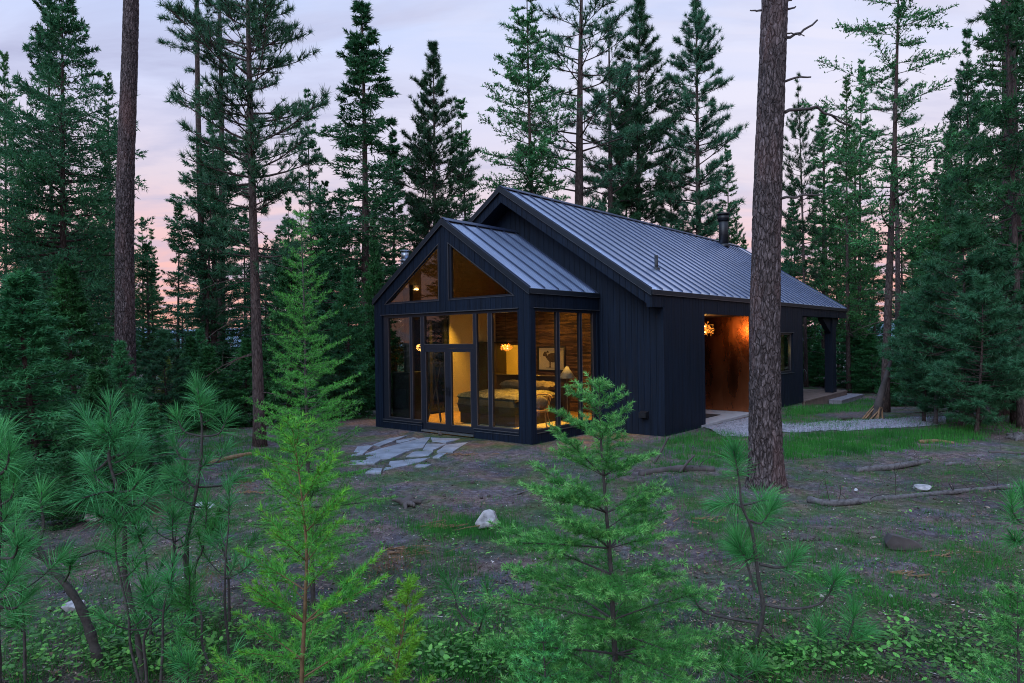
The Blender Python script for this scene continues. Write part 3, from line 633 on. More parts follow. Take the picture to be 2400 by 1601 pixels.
g = Geo(); g.box(1.08, 1.22, -1.15, 1.45, 0, 1.2); g.box(1.05, 1.25, -1.18, 1.48, 1.2, 1.235); hp('headboard', g, M['darkwood'], b, 0, 0, 0)
# rug
t = hempty('rug', 1.5, 1.6, -.058, 'pale woven rug under the bed', 'rug'); g = Geo(); g.box(-1.2, 1.2, -1.35, 1.3, 0, .015); hp('pile', g, M['rug'], t, 0, 0, 0)
# wardrobe against the yellow wall
t = hempty('wardrobe', 4.35, 5.28, -.06, 'tall dark wardrobe against the yellow wall', 'wardrobe')
g = Geo(); g.box(-.38, .6, -.24, .25, 0, 2.2); hp('body', g, M['frame'], t, 0, 0, 0); g = Geo(); g.box(-.36, .1, -.255, -.241, .06, 2.15); hp('door', g, M['darkwood'], t, 0, 0, 0); g = Geo(); g.box(.11, .58, -.255, -.241, .06, 2.15); hp('door', g, M['darkwood'], t, 0, 0, 0)
# spindle chair at the corner window
t = hempty('chair', 1.15, .62, -.06, 'wooden spindle chair with splayed legs behind the corner window', 'chair', None, rad(25))
g = Geo(); g.lathe([(0, .44), (.2, .44), (.235, .46), (.23, .49), (0, .48)], (0, 0, 0), 18); hp('seat', g, M['oak'], t, 0, 0, 0)
for a, c in ((-1, -1), (-1, 1), (1, -1), (1, 1)): g = Geo(); g.tube([(a * .13, c * .13, .45), (a * .21, c * .2, 0)], [.02, .013], 8); hp('leg', g, M['oak'], t, 0, 0, 0)
g = Geo(); aa = np.linspace(-1.15, 1.15, 12); top = [(.2 + .1 * math.cos(x), .27 * math.sin(x), .86 - .12 * abs(x) ** 3 * .5) for x in aa]; g.tube(top, .018, 8)
for x in aa[1:-1]: g.tube([(.17 * math.cos(x * .8), .19 * math.sin(x), .48), (.2 + .1 * math.cos(x), .27 * math.sin(x), .86 - .06 * abs(x) ** 3)], .008, 5)
hp('backrest', g, M['oak'], t, 0, 0, 0)
t = hempty('cushion', 1.22, .66, .43, 'brown scatter cushion on the spindle chair', 'cushion'); g = cushion(-.12, .1, -.2, .2, .0, .0); g = Geo(); g.blob((0, 0, .17), (.09, .2, .17), np.random.default_rng(2), 3, .04); hp('cover', g, M['pillow'], t, 0, 0, 0, True)
# floor lamp
t = hempty('floor_lamp', 2.75, .95, -.06, 'unlit floor lamp with pale cone shade by the bed head', 'floor lamp')
g = Geo(); g.lathe([(0, 0), (.14, 0), (.14, .02), (.012, .03), (.012, 1.55), (0, 1.55)], (0, 0, 0), 14); hp('stand', g, M['bead'], t, 0, 0, 0)
g = Geo(); g.lathe([(.03, 1.52), (.24, 1.2), (.23, 1.2), (.028, 1.5)], (0, 0, 0), 20); hp('lamp_shade', g, M['shade'], t, 0, 0, 0, True)
# bundle of poles by the french doors
t = hempty('pole_tripod', .75, 4.02, -.06, 'tripod of crossed wooden poles standing behind the left french door', 'tripod')
for i, a in enumerate((.3, 2.5, 4.4)):
    g = Geo(); c, s = math.cos(a), math.sin(a); g.tube([(c * .26, s * .26, 0), (0, 0, .98), (-c * .15, -s * .15, 1.68)], [.022, .018, .013], 7); hp('pole', g, M['darkwood'], t, 0, 0, 0)
# framed sheep drawing on the stone wall
t = hempty('picture', UB - .03, 3.15, 1.58, 'framed drawing of a sheep on the brown stone wall', 'picture')
g = Geo()
for a in ((-.55, .55, -.40, -.35), (-.55, .55, .35, .40), (-.55, -.5, -.35, .35), (.5, .55, -.35, .35)): g.box(-.03, .02, a[0], a[1], a[2], a[3])
hp('frame', g, M['frame'], t, 0, 0, 0); g = Geo(); g.box(-.005, .012, -.5, .5, -.35, .35); hp('sheet', g, M['paper'], t, 0, 0, 0)
g = Geo(); S = lambda pts: g.prism(pts, lambda a, b, k: (-.006 - .003 * k, -a, b))
ph = np.linspace(0, 2 * math.pi, 26)[:-1]; S([(.06 + .24 * math.cos(x) * (1 + .05 * math.sin(9 * x)), .04 + .15 * math.sin(x) * (1 + .07 * math.sin(11 * x))) for x in ph])
S([(-.14, .06), (-.2, .2), (-.25, .24), (-.30, .20), (-.345, .12), (-.32, .09), (-.25, .11), (-.2, .0)]); S([(-.20, .21), (-.16, .26), (-.11, .24), (-.10, .19), (-.14, .21), (-.18, .18)])
for x in (-.1, -.05, .18, .23): S([(x, -.06), (x + .03, -.06), (x + .022, -.26), (x + .035, -.28), (x - .002, -.28), (x + .004, -.2)])
S([(-.2, -.285), (.3, -.285), (.32, -.3), (-.22, -.3)]); S([(.29, .08), (.32, .0), (.31, -.06), (.28, .0)])
hp('drawing', g, M['ink'], t, 0, 0, 0)
# branch chandelier: a glowing cluster of amber glass shards
M['shard'] = emit('amber_glass', (1, .36, .05), 1.1); M['shardbright'] = emit('amber_bulb', (1, .62, .22), 14)
def cluster(name, u, v, z, ztop, r, n, label, cat, watt, seed, dens=1.0, rail=None):
    t = hempty(name, u, v, z, label, cat); rng = np.random.default_rng(seed)
    g = Geo(); g.tube([(0, 0, ztop - z), (0, 0, .05)], .008, 6); g.lathe([(0, .0), (.06, 0), (.06, .03), (0, .03)], (0, 0, ztop - z - .03), 12); hp('cord', g, M['black'], t, 0, 0, 0)
    g = Geo(); w = Geo()
    for i in range(n):
        d = rng.normal(0, 1, 3) * np.array([1, 1.25, .75]); d /= np.linalg.norm(d); p = d * r * rng.uniform(.3, 1) * np.array([1, 1.2, .75]); e = rng.normal(0, 1, 3); e /= np.linalg.norm(e)
        l = rng.uniform(.012, .038) * dens; g.tris([[p - e * l, p + e * l, p + np.cross(e, d) * l * .5], [p - e * l, p + e * l, p + d * l * .5]])
        if i % 6 == 0: w.tube([(0, 0, 0), p * .5 + rng.normal(0, .02, 3), p], .003, 4)
    hp('shards', g, M['shard'], t, 0, 0, 0); hp('branches', w, M['black'], t, 0, 0, 0)
    for i in range(6):
        q = Geo(); a = i * 2.1; q.blob((r * .5 * math.cos(a), r * .6 * math.sin(a), r * .3 * math.sin(a * 1.7)), (.014,) * 3, rng, 1, 0); hp('bulb', q, M['shardbright'], t, 0, 0, 0)
    l = bpy.data.lights.new(name + '_glow', 'POINT'); l.energy = watt; l.shadow_soft_size = .12; l.color = (1, .50, .13); o = bpy.data.objects.new(name + '_glow', l); C.objects.link(o); o.parent = t
cluster('chandelier', 3.4, 3.7, 1.98, 4.4,   .17, 230, 'glowing amber glass chandelier hanging in the bedroom', 'chandelier', 34, 4)
cluster('entry_pendant', 6.9, -1.02, 2.45, 2.85, .36, 620, 'glowing branch pendant of amber glass in the copper entry', 'pendant lamp', 44, 9)
t = hempty('doormat', 6.9, -1.3, -.184, 'dark doormat on the pale entry slab', 'doormat'); g = Geo(); g.box(-.7, .7, -.02, .75, 0, .015); hp('mat', g, M['mat'], t, 0, 0, 0)
# sofa on the porch with one cushion, and a small stove-black side table
t = hempty('sofa', 17.0, .9, -.2, 'low brown outdoor sofa on the porch deck', 'sofa')
g = Geo(); g.box(-1.2, 1.3, -.5, .45, .08, .36); hp('base', g, M['sofa'], t, 0, 0, 0); g = Geo(); g.box(-1.2, 1.3, .45, .6, .08, .62); hp('backrest', g, M['sofa'], t, 0, 0, 0)
for a in (-1.35, 1.3): g = Geo(); g.box(a, a + .15, -.5, .6, .0, .52); hp('armrest', g, M['sofa'], t, 0, 0, 0)
for a in (-1.15, .1): hp('cushion', cushion(a, a + 1.15, -.45, .42, .34, .52, 8, 14), M['blanket'], t, 0, 0, 0, True)
t = hempty('scatter_cushion', 18.1, .55, .33, 'lavender grey cushion propped on the porch sofa', 'cushion'); g = Geo(); g.blob((0, 0, .2), (.14, .26, .24), np.random.default_rng(5), 3, .05); hp('cover', g, M['cushion'], t, 0, 0, 0, True)
t = hempty('side_table', 19.3, -1.3, -.2, 'small black square table at the edge of the porch', 'side table')
g = Geo(); g.box(-.2, .2, -.2, .2, .52, .58); hp('table_top', g, M['deckgrey'], t, 0, 0, 0); g = Geo(); g.box(-.17, .17, -.17, .17, 0, .52); hp('pedestal', g, M['black'], t, 0, 0, 0)
# ------------------------------------------------------------------ conifers
def unit(a): return a / (np.linalg.norm(a, axis=-1, keepdims=True) + 1e-9)
def needle_tris(base, d, l, w, rng):
    """one thin triangle per needle"""
    p = unit(np.cross(d, rng.normal(0, 1, d.shape))); l = np.asarray(l)[..., None] if np.ndim(l) else l
    return np.stack([base - p * w / 2, base + p * w / 2, base + d * l], 1)
def trunk_geo(rng, H, r0, k=10, n=16, bend=.09, taper=.92):
    t = np.linspace(0, 1, n); ph = rng.uniform(0, 6, 2)
    P = np.stack([bend * np.sin(t * 3 + ph[0]) - bend * math.sin(ph[0]), bend * np.sin(t * 2.4 + ph[1]) - bend * math.sin(ph[1]), t * H - .25], 1)
    r = r0 * (1 - taper * t) + r0 * .35 * np.exp(-t * H / .35)
    g = Geo(); g.tube(P, r, k); return g, lambda z: np.array([np.interp(z, P[:, 2], P[:, 0]), np.interp(z, P[:, 2], P[:, 1]), z]), lambda z: np.interp(z, P[:, 2], r)
def conifer(seed, kind, H, R, z0, r0, nb, shape='cone', dens=1.0, dead=0, tuft=1.0):
    """unit tree standing on the origin: trunk, limbs, crown geometry"""
    rng = np.random.default_rng(seed); nb = int(nb * 1.35); tg, tp, tr = trunk_geo(rng, H, r0); lg = Geo(); cg = Geo()
    zs = z0 + (H - z0) * np.sort(rng.uniform(0, 1, nb)) ** .92
    az = np.cumsum(rng.uniform(1.6, 3.0, nb))
    for i in range(nb):
        z = zs[i]; f = (z - z0) / (H - z0)
        if shape == 'cone': pr = (1 - f) ** .8 * (.75 + .25 * min(1, f * 6))
        elif shape == 'column': pr = min(1, (1 - f) * 2.4) ** .9 * (.72 + .28 * math.sin(f * 3.1))
        else: pr = (math.sin(min(1, f * 1.06 + .06) * math.pi) ** .55) * (1 - .35 * f)
        L = R * max(.06, pr) * rng.uniform(.62, 1.12)
        if rng.random() < .06: L *= 1.25
        if f > .97: L = max(L, .15)
        s1 = {'fir': .50 * f - .22, 'larch': .34 * f - .10, 'pine': .50 * f - .06}[kind] + rng.normal(0, .11)
        s2 = {'fir': .10, 'larch': .16, 'pine': .20}[kind] + rng.normal(0, .07)
        h = np.array([math.cos(az[i]), math.sin(az[i]), 0]); lat = np.array([-h[1], h[0], 0]); side = rng.normal(0, .12)
        B = tp(z)
        def P(t):
            t = np.asarray(t)[..., None]; return B + h * L * t + lat * side * L * t ** 2 + np.array([0, 0, 1]) * L * (s1 * t + s2 * t * t)
        def D(t):
            t = np.asarray(t)[..., None]; return unit(h + lat * 2 * side * t + np.array([0, 0, 1]) * (s1 + 2 * s2 * t))
        tt = np.linspace(0, .96, 5); lg.tube(P(tt), np.linspace(1, .2, 5) * max(.012, min(.3 * tr(z), L * .016)), 4, False)
        if kind == 'fir':
            n = max(6, int(40 * dens * (L / R * .75 + .25))); k = 8
            t = rng.uniform(.08, 1, n) ** .8; sg = rng.choice([-1, 1], n)
            td = unit(D(t) * rng.uniform(.4, 1, (n, 1)) + lat * (sg * rng.uniform(.35, 1.1, n))[:, None] + rng.normal(0, .22, (n, 3)) + [0, 0, -.12])
            tl = np.clip((.12 + .42 * (1 - t)) * L, .14, .75)
            s = rng.uniform(.05, 1, (n, k)); b = P(t)[:, None] + td[:, None] * (tl[:, None] * s)[..., None]
            d = unit(td[:, None] * .9 + rng.normal(0, .45, (n, k, 3)) + np.array([0, 0, .12]))
            b, d = b.reshape(-1, 3), d.reshape(-1, 3); cg.tris(needle_tris(b, d, rng.uniform(.11, .24, len(b)) * tuft, .05 * tuft, rng))
        elif kind == 'larch':
            n = max(6, int(28 * dens * (L / R * .8 + .2))); k = 8
            t = rng.uniform(.12, 1, n); sg = rng.choice([-1, 1], n)
            td = unit(D(t) * .55 + lat * (sg * rng.uniform(.2, .9, n))[:, None] + np.array([0, 0, 1]) * rng.uniform(-.35, .75, (n, 1)))
            tl = np.clip((.10 + .26 * (1 - t)) * L, .16, .5)
            for j in range(0, n, 2): lg.tube(np.stack([P(t[j]), P(t[j]) + td[j] * tl[j]]), [.008, .004], 3, False)
            s = rng.uniform(.05, 1.05, (n, k)); b = P(t)[:, None] + td[:, None] * (tl[:, None] * s)[..., None]
            d = unit(td[:, None] * .35 + rng.normal(0, .6, (n, k, 3)) + np.array([0, 0, .25]))
            b, d = b.reshape(-1, 3), d.reshape(-1, 3); cg.tris(needle_tris(b, d, rng.uniform(.06, .13, len(b)) * tuft, .045 * tuft, rng))
            t2 = rng.uniform(.1, 1, int(16 * dens)); b = P(t2); d = unit(rng.normal(0, .5, b.shape) + [0, 0, .5]); cg.tris(needle_tris(b, d, rng.uniform(.07, .13, len(b)) * tuft, .05 * tuft, rng))
        else:
            n = max(3, int(13 * dens * (L / R * .8 + .2))); t = np.sort(rng.uniform(.22, 1, n)); t[-1] = 1; sg = rng.choice([-1, 1], n)
            td = unit(D(t) * .8 + lat * (sg * rng.uniform(.2, .9, n))[:, None] + np.array([0, 0, 1]) * rng.uniform(-.1, .6, (n, 1)))
            tl = np.clip((.08 + .34 * (1 - t)) * L, .08, .8); tl[-1] = .05
            E = P(t) + td * tl[:, None]
            for j in range(n - 1): lg.tube(np.stack([P(t[j]), (P(t[j]) + E[j]) / 2 - [0, 0, .04 * tl[j]], E[j]]), [.014, .010, .007], 3, False)
            m = 20
            for q in (0.0, .45):
                b = (E - td * (tl * q)[:, None])[:, None] - td[:, None] * (rng.uniform(0, .10, (n, m)) * tuft)[..., None]
                d = unit(rng.normal(0, .75, (n, m, 3)) + td[:, None] * .75 + np.array([0, 0, .15]))
                b, d = b.reshape(-1, 3), d.reshape(-1, 3); cg.tris(needle_tris(b, d, rng.uniform(.14, .26, len(b)) * tuft, .022 * tuft, rng))
    for i in range(dead):                            # bare dead limbs low on the trunk
        z = rng.uniform(.12, 1) * z0 + rng.uniform(0, .2) * (H - z0); a = rng.uniform(0, 6.28); L = R * rng.uniform(.25, .75); h = np.array([math.cos(a), math.sin(a), 0]); B = tp(z); s1 = rng.uniform(-.25, .25)
        Pq = [B + h * L * q + np.array([0, 0, L * (s1 * q - .25 * q * q)]) for q in (0, .35, .7, 1)]; lg.tube(Pq, [.02, .014, .01, .005], 3, False)
        for q in range(3):
            j = rng.integers(1, 4); e = unit(h * .5 + rng.normal(0, .7, 3)); lg.tube([Pq[j], Pq[j] + e * L * rng.uniform(.12, .35)], [.007, .003], 3, False)
    return tg, lg, cg
VAR = {}
def variant(key, *a, mat='fir', bark='barkfar', **k):
    tg, lg, cg = conifer(*a, **k); H, R = a[2], a[3]
    VAR[key] = (tg.mesh('trunk', True), mesh2('crown', (cg, lg), (M[mat], M[bark])), cg.mesh('leaves'), H, R); VAR[key][0].materials.append(M[bark])
variant('firA', 11, 'fir', 16, 3.0, .8, .20, 120, dens=1.15, dead=10)
variant('firB', 12, 'fir', 16, 2.6, 2.2, .19, 105, shape='cone', dens=1.1, dead=14)
variant('firC', 13, 'fir', 14, 2.6, 3.0, .18, 85, shape='round', dens=1.1, dead=14)
variant('firbush', 14, 'fir', 5, 1.7, .02, .09, 130, dens=1.25, tuft=.6, mat='firfill')
variant('firdense', 15, 'fir', 12, 2.6, .3, .18, 180, dens=1.2, tuft=.8, mat='fir', shape='column')
variant('larchA', 21, 'larch', 16, 2.1, 3.0, .15, 115, mat='larch', dead=14, dens=1.3)
variant('larchB', 22, 'larch', 15, 1.8, 1.5, .14, 125, mat='larch', shape='column', dead=8, dens=1.2)
variant('larchC', 23, 'larch', 12, 1.7, 1.0, .11, 95, mat='larch', dens=1.3, dead=6)
variant('larchbare', 24, 'larch', 16, 2.6, 5.0, .145, 46, mat='larch', shape='column', dead=10, dens=1.7)
variant('pineA', 31, 'pine', 15, 2.3, 5.5, .19, 80, mat='pine', shape='round', dead=16, dens=1.2)
variant('pineB', 32, 'pine', 15, 1.9, 3.0, .17, 130, mat='pine', shape='column', dead=12, dens=1.3)
variant('pineC', 33, 'pine', 13, 2.0, 4.0, .14, 60, mat='pine', shape='round', dead=18)
variant('pinesparse', 34, 'pine', 16, 2.2, 4.5, .24, 52, mat='pine', shape='column', dead=34, dens=.95)
variant('pinehero', 36, 'pine', 14.5, 2.6, 4.0, .20, 95, mat='pine', shape='round', dens=1.15, dead=22)
variant('firD', 41, 'fir', 16, 2.9, 1.2, .20, 125, dens=1.25, dead=12)
variant('firE', 42, 'fir', 15, 2.5, 2.6, .18, 110, shape='round', dens=1.25, dead=16)
variant('larchD', 43, 'larch', 16, 2.0, 2.2, .15, 130, mat='larch', dens=1.35, dead=10)
variant('pineD', 44, 'pine', 15, 2.2, 3.2, .18, 125, mat='pine', shape='round', dens=1.25, dead=14)
variant('pineyoung', 35, 'pine', 5.2, 1.5, .5, .06, 80, mat='pineblue', shape='round', dens=1.2, tuft=.85, dead=6)
def tree(var, px, base, ytop, Y, hw_px, label=None, group=None, name='conifer', H=None, rz=None, lean=None, zlift=0.0):
    tm, cm, _, vh, vr = VAR[var]
    for _ in range(40):
        p = at(px, base, Y); u, v = uv(p[0], p[1])
        if -2 < u < 22 and -4.2 < v < 10 and Y > 15 and not (u < 2.3 and (v > 8 or v < -2.2)): Y += .6
        else: break
    p[2] = float(gh(p[0], p[1])) - .05 + zlift
    if H is None: H = (at(px, ytop, Y)[2] - p[2])
    sx = (hw_px * 1.22 / 1543.0 * Y) / vr; sz = H / vh; rnd = random.Random(int(px * 7 + Y * 13))
    o = bpy.data.objects.new(name, None); C.objects.link(o); o.location = p
    o.rotation_euler = (rnd.gauss(0, .012), rnd.gauss(0, .012) if lean is None else lean, rnd.uniform(0, 6.28) if rz is None else rz); s2 = math.sqrt(sx * sx * .5 + sz * sz * .5)
    o.scale = (sx, sx, sz)
    for n, me in (('trunk', tm), ('crown', cm)): link(n, me, None, o)
    if n: tag(o, label or 'slender conifer far back in the wood behind the clearing', 'tree', group)
    return o
FIR, LAR, PIN = 'fir_tree', 'larch_tree', 'pine_tree'
G1 = 'tall trees standing round the clearing'
HEROES = [
 ('firdense', 150, 760, -60, 21, 125, FIR, 'huge dark green fir filling the upper left, with twin trunk gap'),
 ('firB', 128, 760, -90, 23, 80, FIR, 'tall dark fir partly hidden behind the huge upper left fir'),
 ('larchB', 12, 800, 118, 24, 52, LAR, 'tall slender larch at the left edge of the picture'),
 ('larchA', 262, 800, 170, 30, 60, LAR, 'larch whose branches show on both sides of the left bare trunk'),
 ('larchC', 350, 830, 528, 40, 34, LAR, 'thin pointed larch right of the left bare trunk'),
 ('firB', 405, 830, 450, 30, 50, FIR, 'narrow dark fir between the left bare trunk and the leaning trunks'),
 ('firE', 490, 850, 248, 27, 95, FIR, 'broad fir with stepped crown left of the red trunk pine'),
 ('pineC', 505, 850, 330, 31, 55, PIN, 'slim pine with bare lower trunk beside the leaning trunk'),
 ('firD', 838, 850, -5, 27, 160, FIR, 'very tall broad dark fir left of the cabin gable'),
 ('pineB', 1003, 800, 102, 29, 74, PIN, 'pointed pine with straight trunk between the fir and the roof ridge'),
 ('firE', 985, 800, 180, 31, 50, FIR, 'fir standing close behind the pointed pine'),
 ('larchC', 1076, 790, 236, 33, 78, LAR, 'small larch with drooping tip left of the main roof ridge'),
 ('larchB', 1236, 780, -70, 29, 95, LAR, 'very tall narrow larch just right of the roof ridge'),
 ('pinesparse', 1330, 780, -170, 26, 125, PIN, 'tall pine with many bare dead limbs behind the main roof'),
 ('pineB', 1470, 780, 2, 28, 88, PIN, 'tall dense pine with slightly leaning trunk behind the roof'),
 ('pineD', 1612, 780, -50, 27, 95, PIN, 'tall full crowned pine left of the big right trunk'),
 ('firE', 1440, 780, 150, 33, 52, FIR, 'fir crown showing left of the dense leaning pine behind the roof'),
 ('pinesparse', 1400, 780, 30, 31, 80, PIN, 'sparse pine between the dead limbed pine and the dense leaning pine'),
 ('pineC', 1545, 780, 300, 36, 46, PIN, 'short pine between the two tall pines behind the roof'),
 ('larchD', 1680, 790, 330, 38, 52, LAR, 'larch just left of the big right trunk, beyond the chimney'),
 ('firD', 905, 820, 300, 32, 70, FIR, 'fir filling the gap left of the pointed pine'),
 ('firA', 720, 850, 210, 29, 70, FIR, 'fir behind the spreading pine left of the cabin'),
 ('firA', 1222, 760, 332, 25, 62, FIR, 'short fir rising behind the roof ridge'),
 ('firB', 1386, 760, 440, 33, 30, FIR, 'small fir tip peeping over the roof slope'),
 ('pineC', 1850, 800, 182, 32, 55, PIN, 'slim pine just right of the big right trunk'),
 ('larchA', 1948, 800, 178, 31, 62, LAR, 'larch left of the tall bare branched larch'),
 ('larchD', 1972, 800, 138, 34, 56, LAR, 'taller larch directly behind the larch left of the bare branched one'),
 ('larchbare', 2030, 900, -130, 21.5, 150, LAR, 'tall larch with open tiers of nearly bare horizontal branches'),
 ('larchC', 2096, 830, 345, 42, 36, LAR, 'small distant larch right of the bare branched larch'),
 ('larchC', 2168, 830, 360, 43, 44, LAR, 'small distant larch with even pointed crown'),
 ('larchD', 1890, 860, 250, 37, 60, LAR, 'larch standing directly behind the porch roof end'),
 ('pineC', 2132, 830, 450, 46, 22, PIN, 'tiny distant pine between two small larches'),
 ('larchA', 2300, 900, -160, 20, 145, LAR, 'large larch with long branches at the right edge'),
 ('firE', 2225, 850, 60, 27, 62, FIR, 'dark fir beside the large larch at the right edge'),
 ('firC', 2345, 900, -120, 17, 110, FIR, 'green fir cut off by the right edge'),
 ('pineA', 2212, 830, 190, 31, 50, PIN, 'pine with lumpy crown left of the right edge trees'),
]
for v, px, b, yt, Y, hwp, nm, lab in HEROES: tree(v, px, b, yt, Y, hwp, lab, G1, nm)
# the tall pine with a reddish trunk left of the cabin
o = tree('pinehero', 597, 1020, 0, 15.8, 170, 'tall pine with reddish lower trunk and spreading crown left of the cabin', G1, PIN, H=14.5)
o.scale = (o.scale[0] * .9, o.scale[1] * .9, o.scale[2])
# leaning pair of trunks
tree('pineC', 470, 880, 300, 26, 55, 'leaning slender pine between the bare trunk and the red trunk', G1, PIN, lean=.05)
# two great bare trunks in front, with the crown far overhead
def great_trunk(px_base, px_top, ybase, Y, dia, label, stubs, seed, hidden=False):
    rng = np.random.default_rng(seed); p = gp(px_base, ybase) if not hidden else at(px_base, ybase, Y); Y = p[1]; p[2] = float(gh(p[0], p[1])) - .1
    top = at(px_top, 0, Y); dx = (top[0] - p[0]) / (top[2] - p[2]); Hh = 21.0
    root = empty('pine_tree', p, label, 'tree', 'great bare pine trunks in front of the cabin')
    k, n = 128, 520; t = np.linspace(0, 1, n); th = np.arange(k) * 2 * math.pi / k; z = t * Hh
    T, Z = np.meshgrid(th, z); r = dia / 2 * (1 - .48 * t) * (1 + .40 * np.exp(-z / .22) + .12 * np.exp(-z / 1.2)); Rr = r[:, None] * np.ones(k)
    # plated bark: ridged noise on the cylinder, real displacement
    def vn(a, b, s):
        rs = np.random.default_rng(s); K = int(a * 2); Gd = rs.uniform(0, 1, (int(Hh * b) + 2, K)); x = T / (2 * math.pi) * K + .35 * np.sin(Z * 2.1 + s); y = Z * b + .3 * np.sin(T * 5 + s)
        y = np.clip(y, 0, Gd.shape[0] - 1.001)
        xi = np.floor(x).astype(int); yi = np.floor(y).astype(int); fx = x - xi; fy = y - yi; fx = fx * fx * (3 - 2 * fx); fy = fy * fy * (3 - 2 * fy)
        g00 = Gd[yi, xi % K]; g10 = Gd[yi, (xi + 1) % K]; g01 = Gd[yi + 1, xi % K]; g11 = Gd[yi + 1, (xi + 1) % K]
        return (g00 * (1 - fx) + g10 * fx) * (1 - fy) + (g01 * (1 - fx) + g11 * fx) * fy
    a1 = np.abs(vn(11, 3.2, seed) - .5) * 2; a2 = np.abs(vn(22, 8, seed + 1) - .5) * 2; a3 = vn(44, 22, seed + 2)
    Rr = Rr * (1 + .08 * np.clip(a1 * 3, 0, 1) + .045 * np.clip(a2 * 2.5, 0, 1) + .035 * a3 - .085)
    Rr = Rr * (1 + .10 * np.exp(-Z / .25) * np.sin(T * 5 + seed))
    X = Rr * np.cos(T) + dx * Z + .05 * np.sin(Z * .5 + seed) * np.clip(Z, 0, 1); Yy = Rr * np.sin(T)
    V = np.stack([X, Yy, Z], -1).reshape(-1, 3); i = np.arange(n - 1)[:, None] * k; j = np.arange(k)[None]; g = Geo(); g.add(V, np.stack([i + j, i + (j + 1) % k, i + k + (j + 1) % k, i + k + j], -1).reshape(-1, 4))
    link('trunk', g.mesh('trunk', True), M['bark'], root)
    for (zz, a, L, rise, curl, rr) in stubs:          # broken dead limbs
        b = Geo(); h = np.array([math.cos(a), math.sin(a), 0]); r0 = dia / 2 * (1 - .48 * zz / Hh) * .9; B = np.array([dx * zz, 0, zz]) + h * r0
        q = np.linspace(0, 1, 9); wob = rng.normal(0, .02, (9, 3)) * L
        Pq = B + h * (L * q)[:, None] + np.array([0, 0, 1]) * (rise * q + curl * q * q)[:, None] + wob; b.tube(Pq, np.linspace(rr, rr * .55, 9), 7)
        if L > .5: e = unit(h + rng.normal(0, .6, 3)); b.tube([Pq[6], Pq[6] + e * L * .25], [rr * .45, rr * .2], 5)
        link('dead_limb', b.mesh('dead_limb', True), M['darkdead'], root)
    rng2 = np.random.default_rng(seed + 7); lg = Geo(); cg = Geo()   # high crown above the frame
    tg, lg, cg = conifer(seed + 40, 'pine', 22, 2.4, 15, .2, 34, shape='round', dens=.8)
    for gg in (lg, cg):
        for a in gg.v: a[:, 0] += dx * a[:, 2]
    link('crown', mesh2('crown', (cg, lg), (M['pine'], M['barkfar'])), None, root)
    return root
zt = lambda y, Y: CAMZ + (784 - y) / 1543 * Y
YR = gp(1757, 1118)[1]; YL = 18.2
great_trunk(1757, 1774, 1118, 0, .475, 'thick bare pine trunk with broken dead limbs in front of the cabin entry', [(zt(20, YR), .1, .22, -.01, .05, .022), (zt(24, YR), 3.1, .18, .0, .01, .018), (zt(8, YR), -.2, .12, .06, -.05, .016), (zt(86, YR), .15, .62, .12, .20, .026), (zt(80, YR), -.5, .3, -.1, -.03, .014), (zt(188, YR), .05, .48, .22, -.14, .022), (zt(262, YR), .1, 1.15, .55, -.75, .03), (zt(458, YR), -.1, .62, .14, -.09, .024), (zt(400, YR), 3.4, .08, 0, 0, .03)], 3)
great_trunk(283, 297, 905, YL, .50, 'thick bare pine trunk rising from dark firs at the left', [(zt(420, YL), .0, .12, .02, 0, .02), (zt(640, YL), .4, .1, .02, 0, .018)], 8, True)
# trunks and crowns further back in the wood
rng = random.Random(17)
GF = 'slender trees far back in the wood'
def fill(n, x0, x1, y0, y1, d0, d1, w0, w1, kinds):
    for _ in range(n):
        Y = rng.uniform(d0, d1); px = rng.uniform(x0, x1)
        if 880 < px < 1950 and Y < 33: continue
        k = rng.choice(kinds); nm = {'f': FIR, 'l': LAR, 'p': PIN}[k[0]]
        yt = rng.uniform(y0, y1)
        tree(k, px, 850, yt, Y, rng.uniform(w0, w1) * 1.0, None, GF, nm)
KF = ['firA', 'firB', 'larchA', 'larchB', 'larchC', 'firC', 'pineC', 'larchD', 'firE', 'firD']
fill(14, -60, 320, 330, 560, 28, 46, 34, 60, KF)
fill(13, 300, 880, 440, 640, 30, 52, 30, 52, KF)
fill(12, 560, 960, 380, 600, 28, 40, 36, 60, KF)
fill(12, 900, 1800, 470, 600, 36, 52, 24, 40, KF)
fill(14, 1780, 2130, 330, 600, 34, 54, 28, 50, KF)
fill(14, 2130, 2420, 260, 560, 26, 46, 40, 62, KF)
fill(5, 0, 900, 640, 770, 22, 36, 40, 60, ['firbush', 'larchC', 'firbush'])
fill(9, 1800, 2150, 640, 770, 33, 46, 30, 50, ['firbush', 'larchC', 'pineyoung'])
fill(11, 300, 900, 745, 850, 19, 30, 50, 90, ['firbush', 'firbush', 'pineyoung'])
fill(10, 1840, 2351, 700, 830, 24, 38, 50, 90, ['firbush', 'firbush', 'pineyoung'])
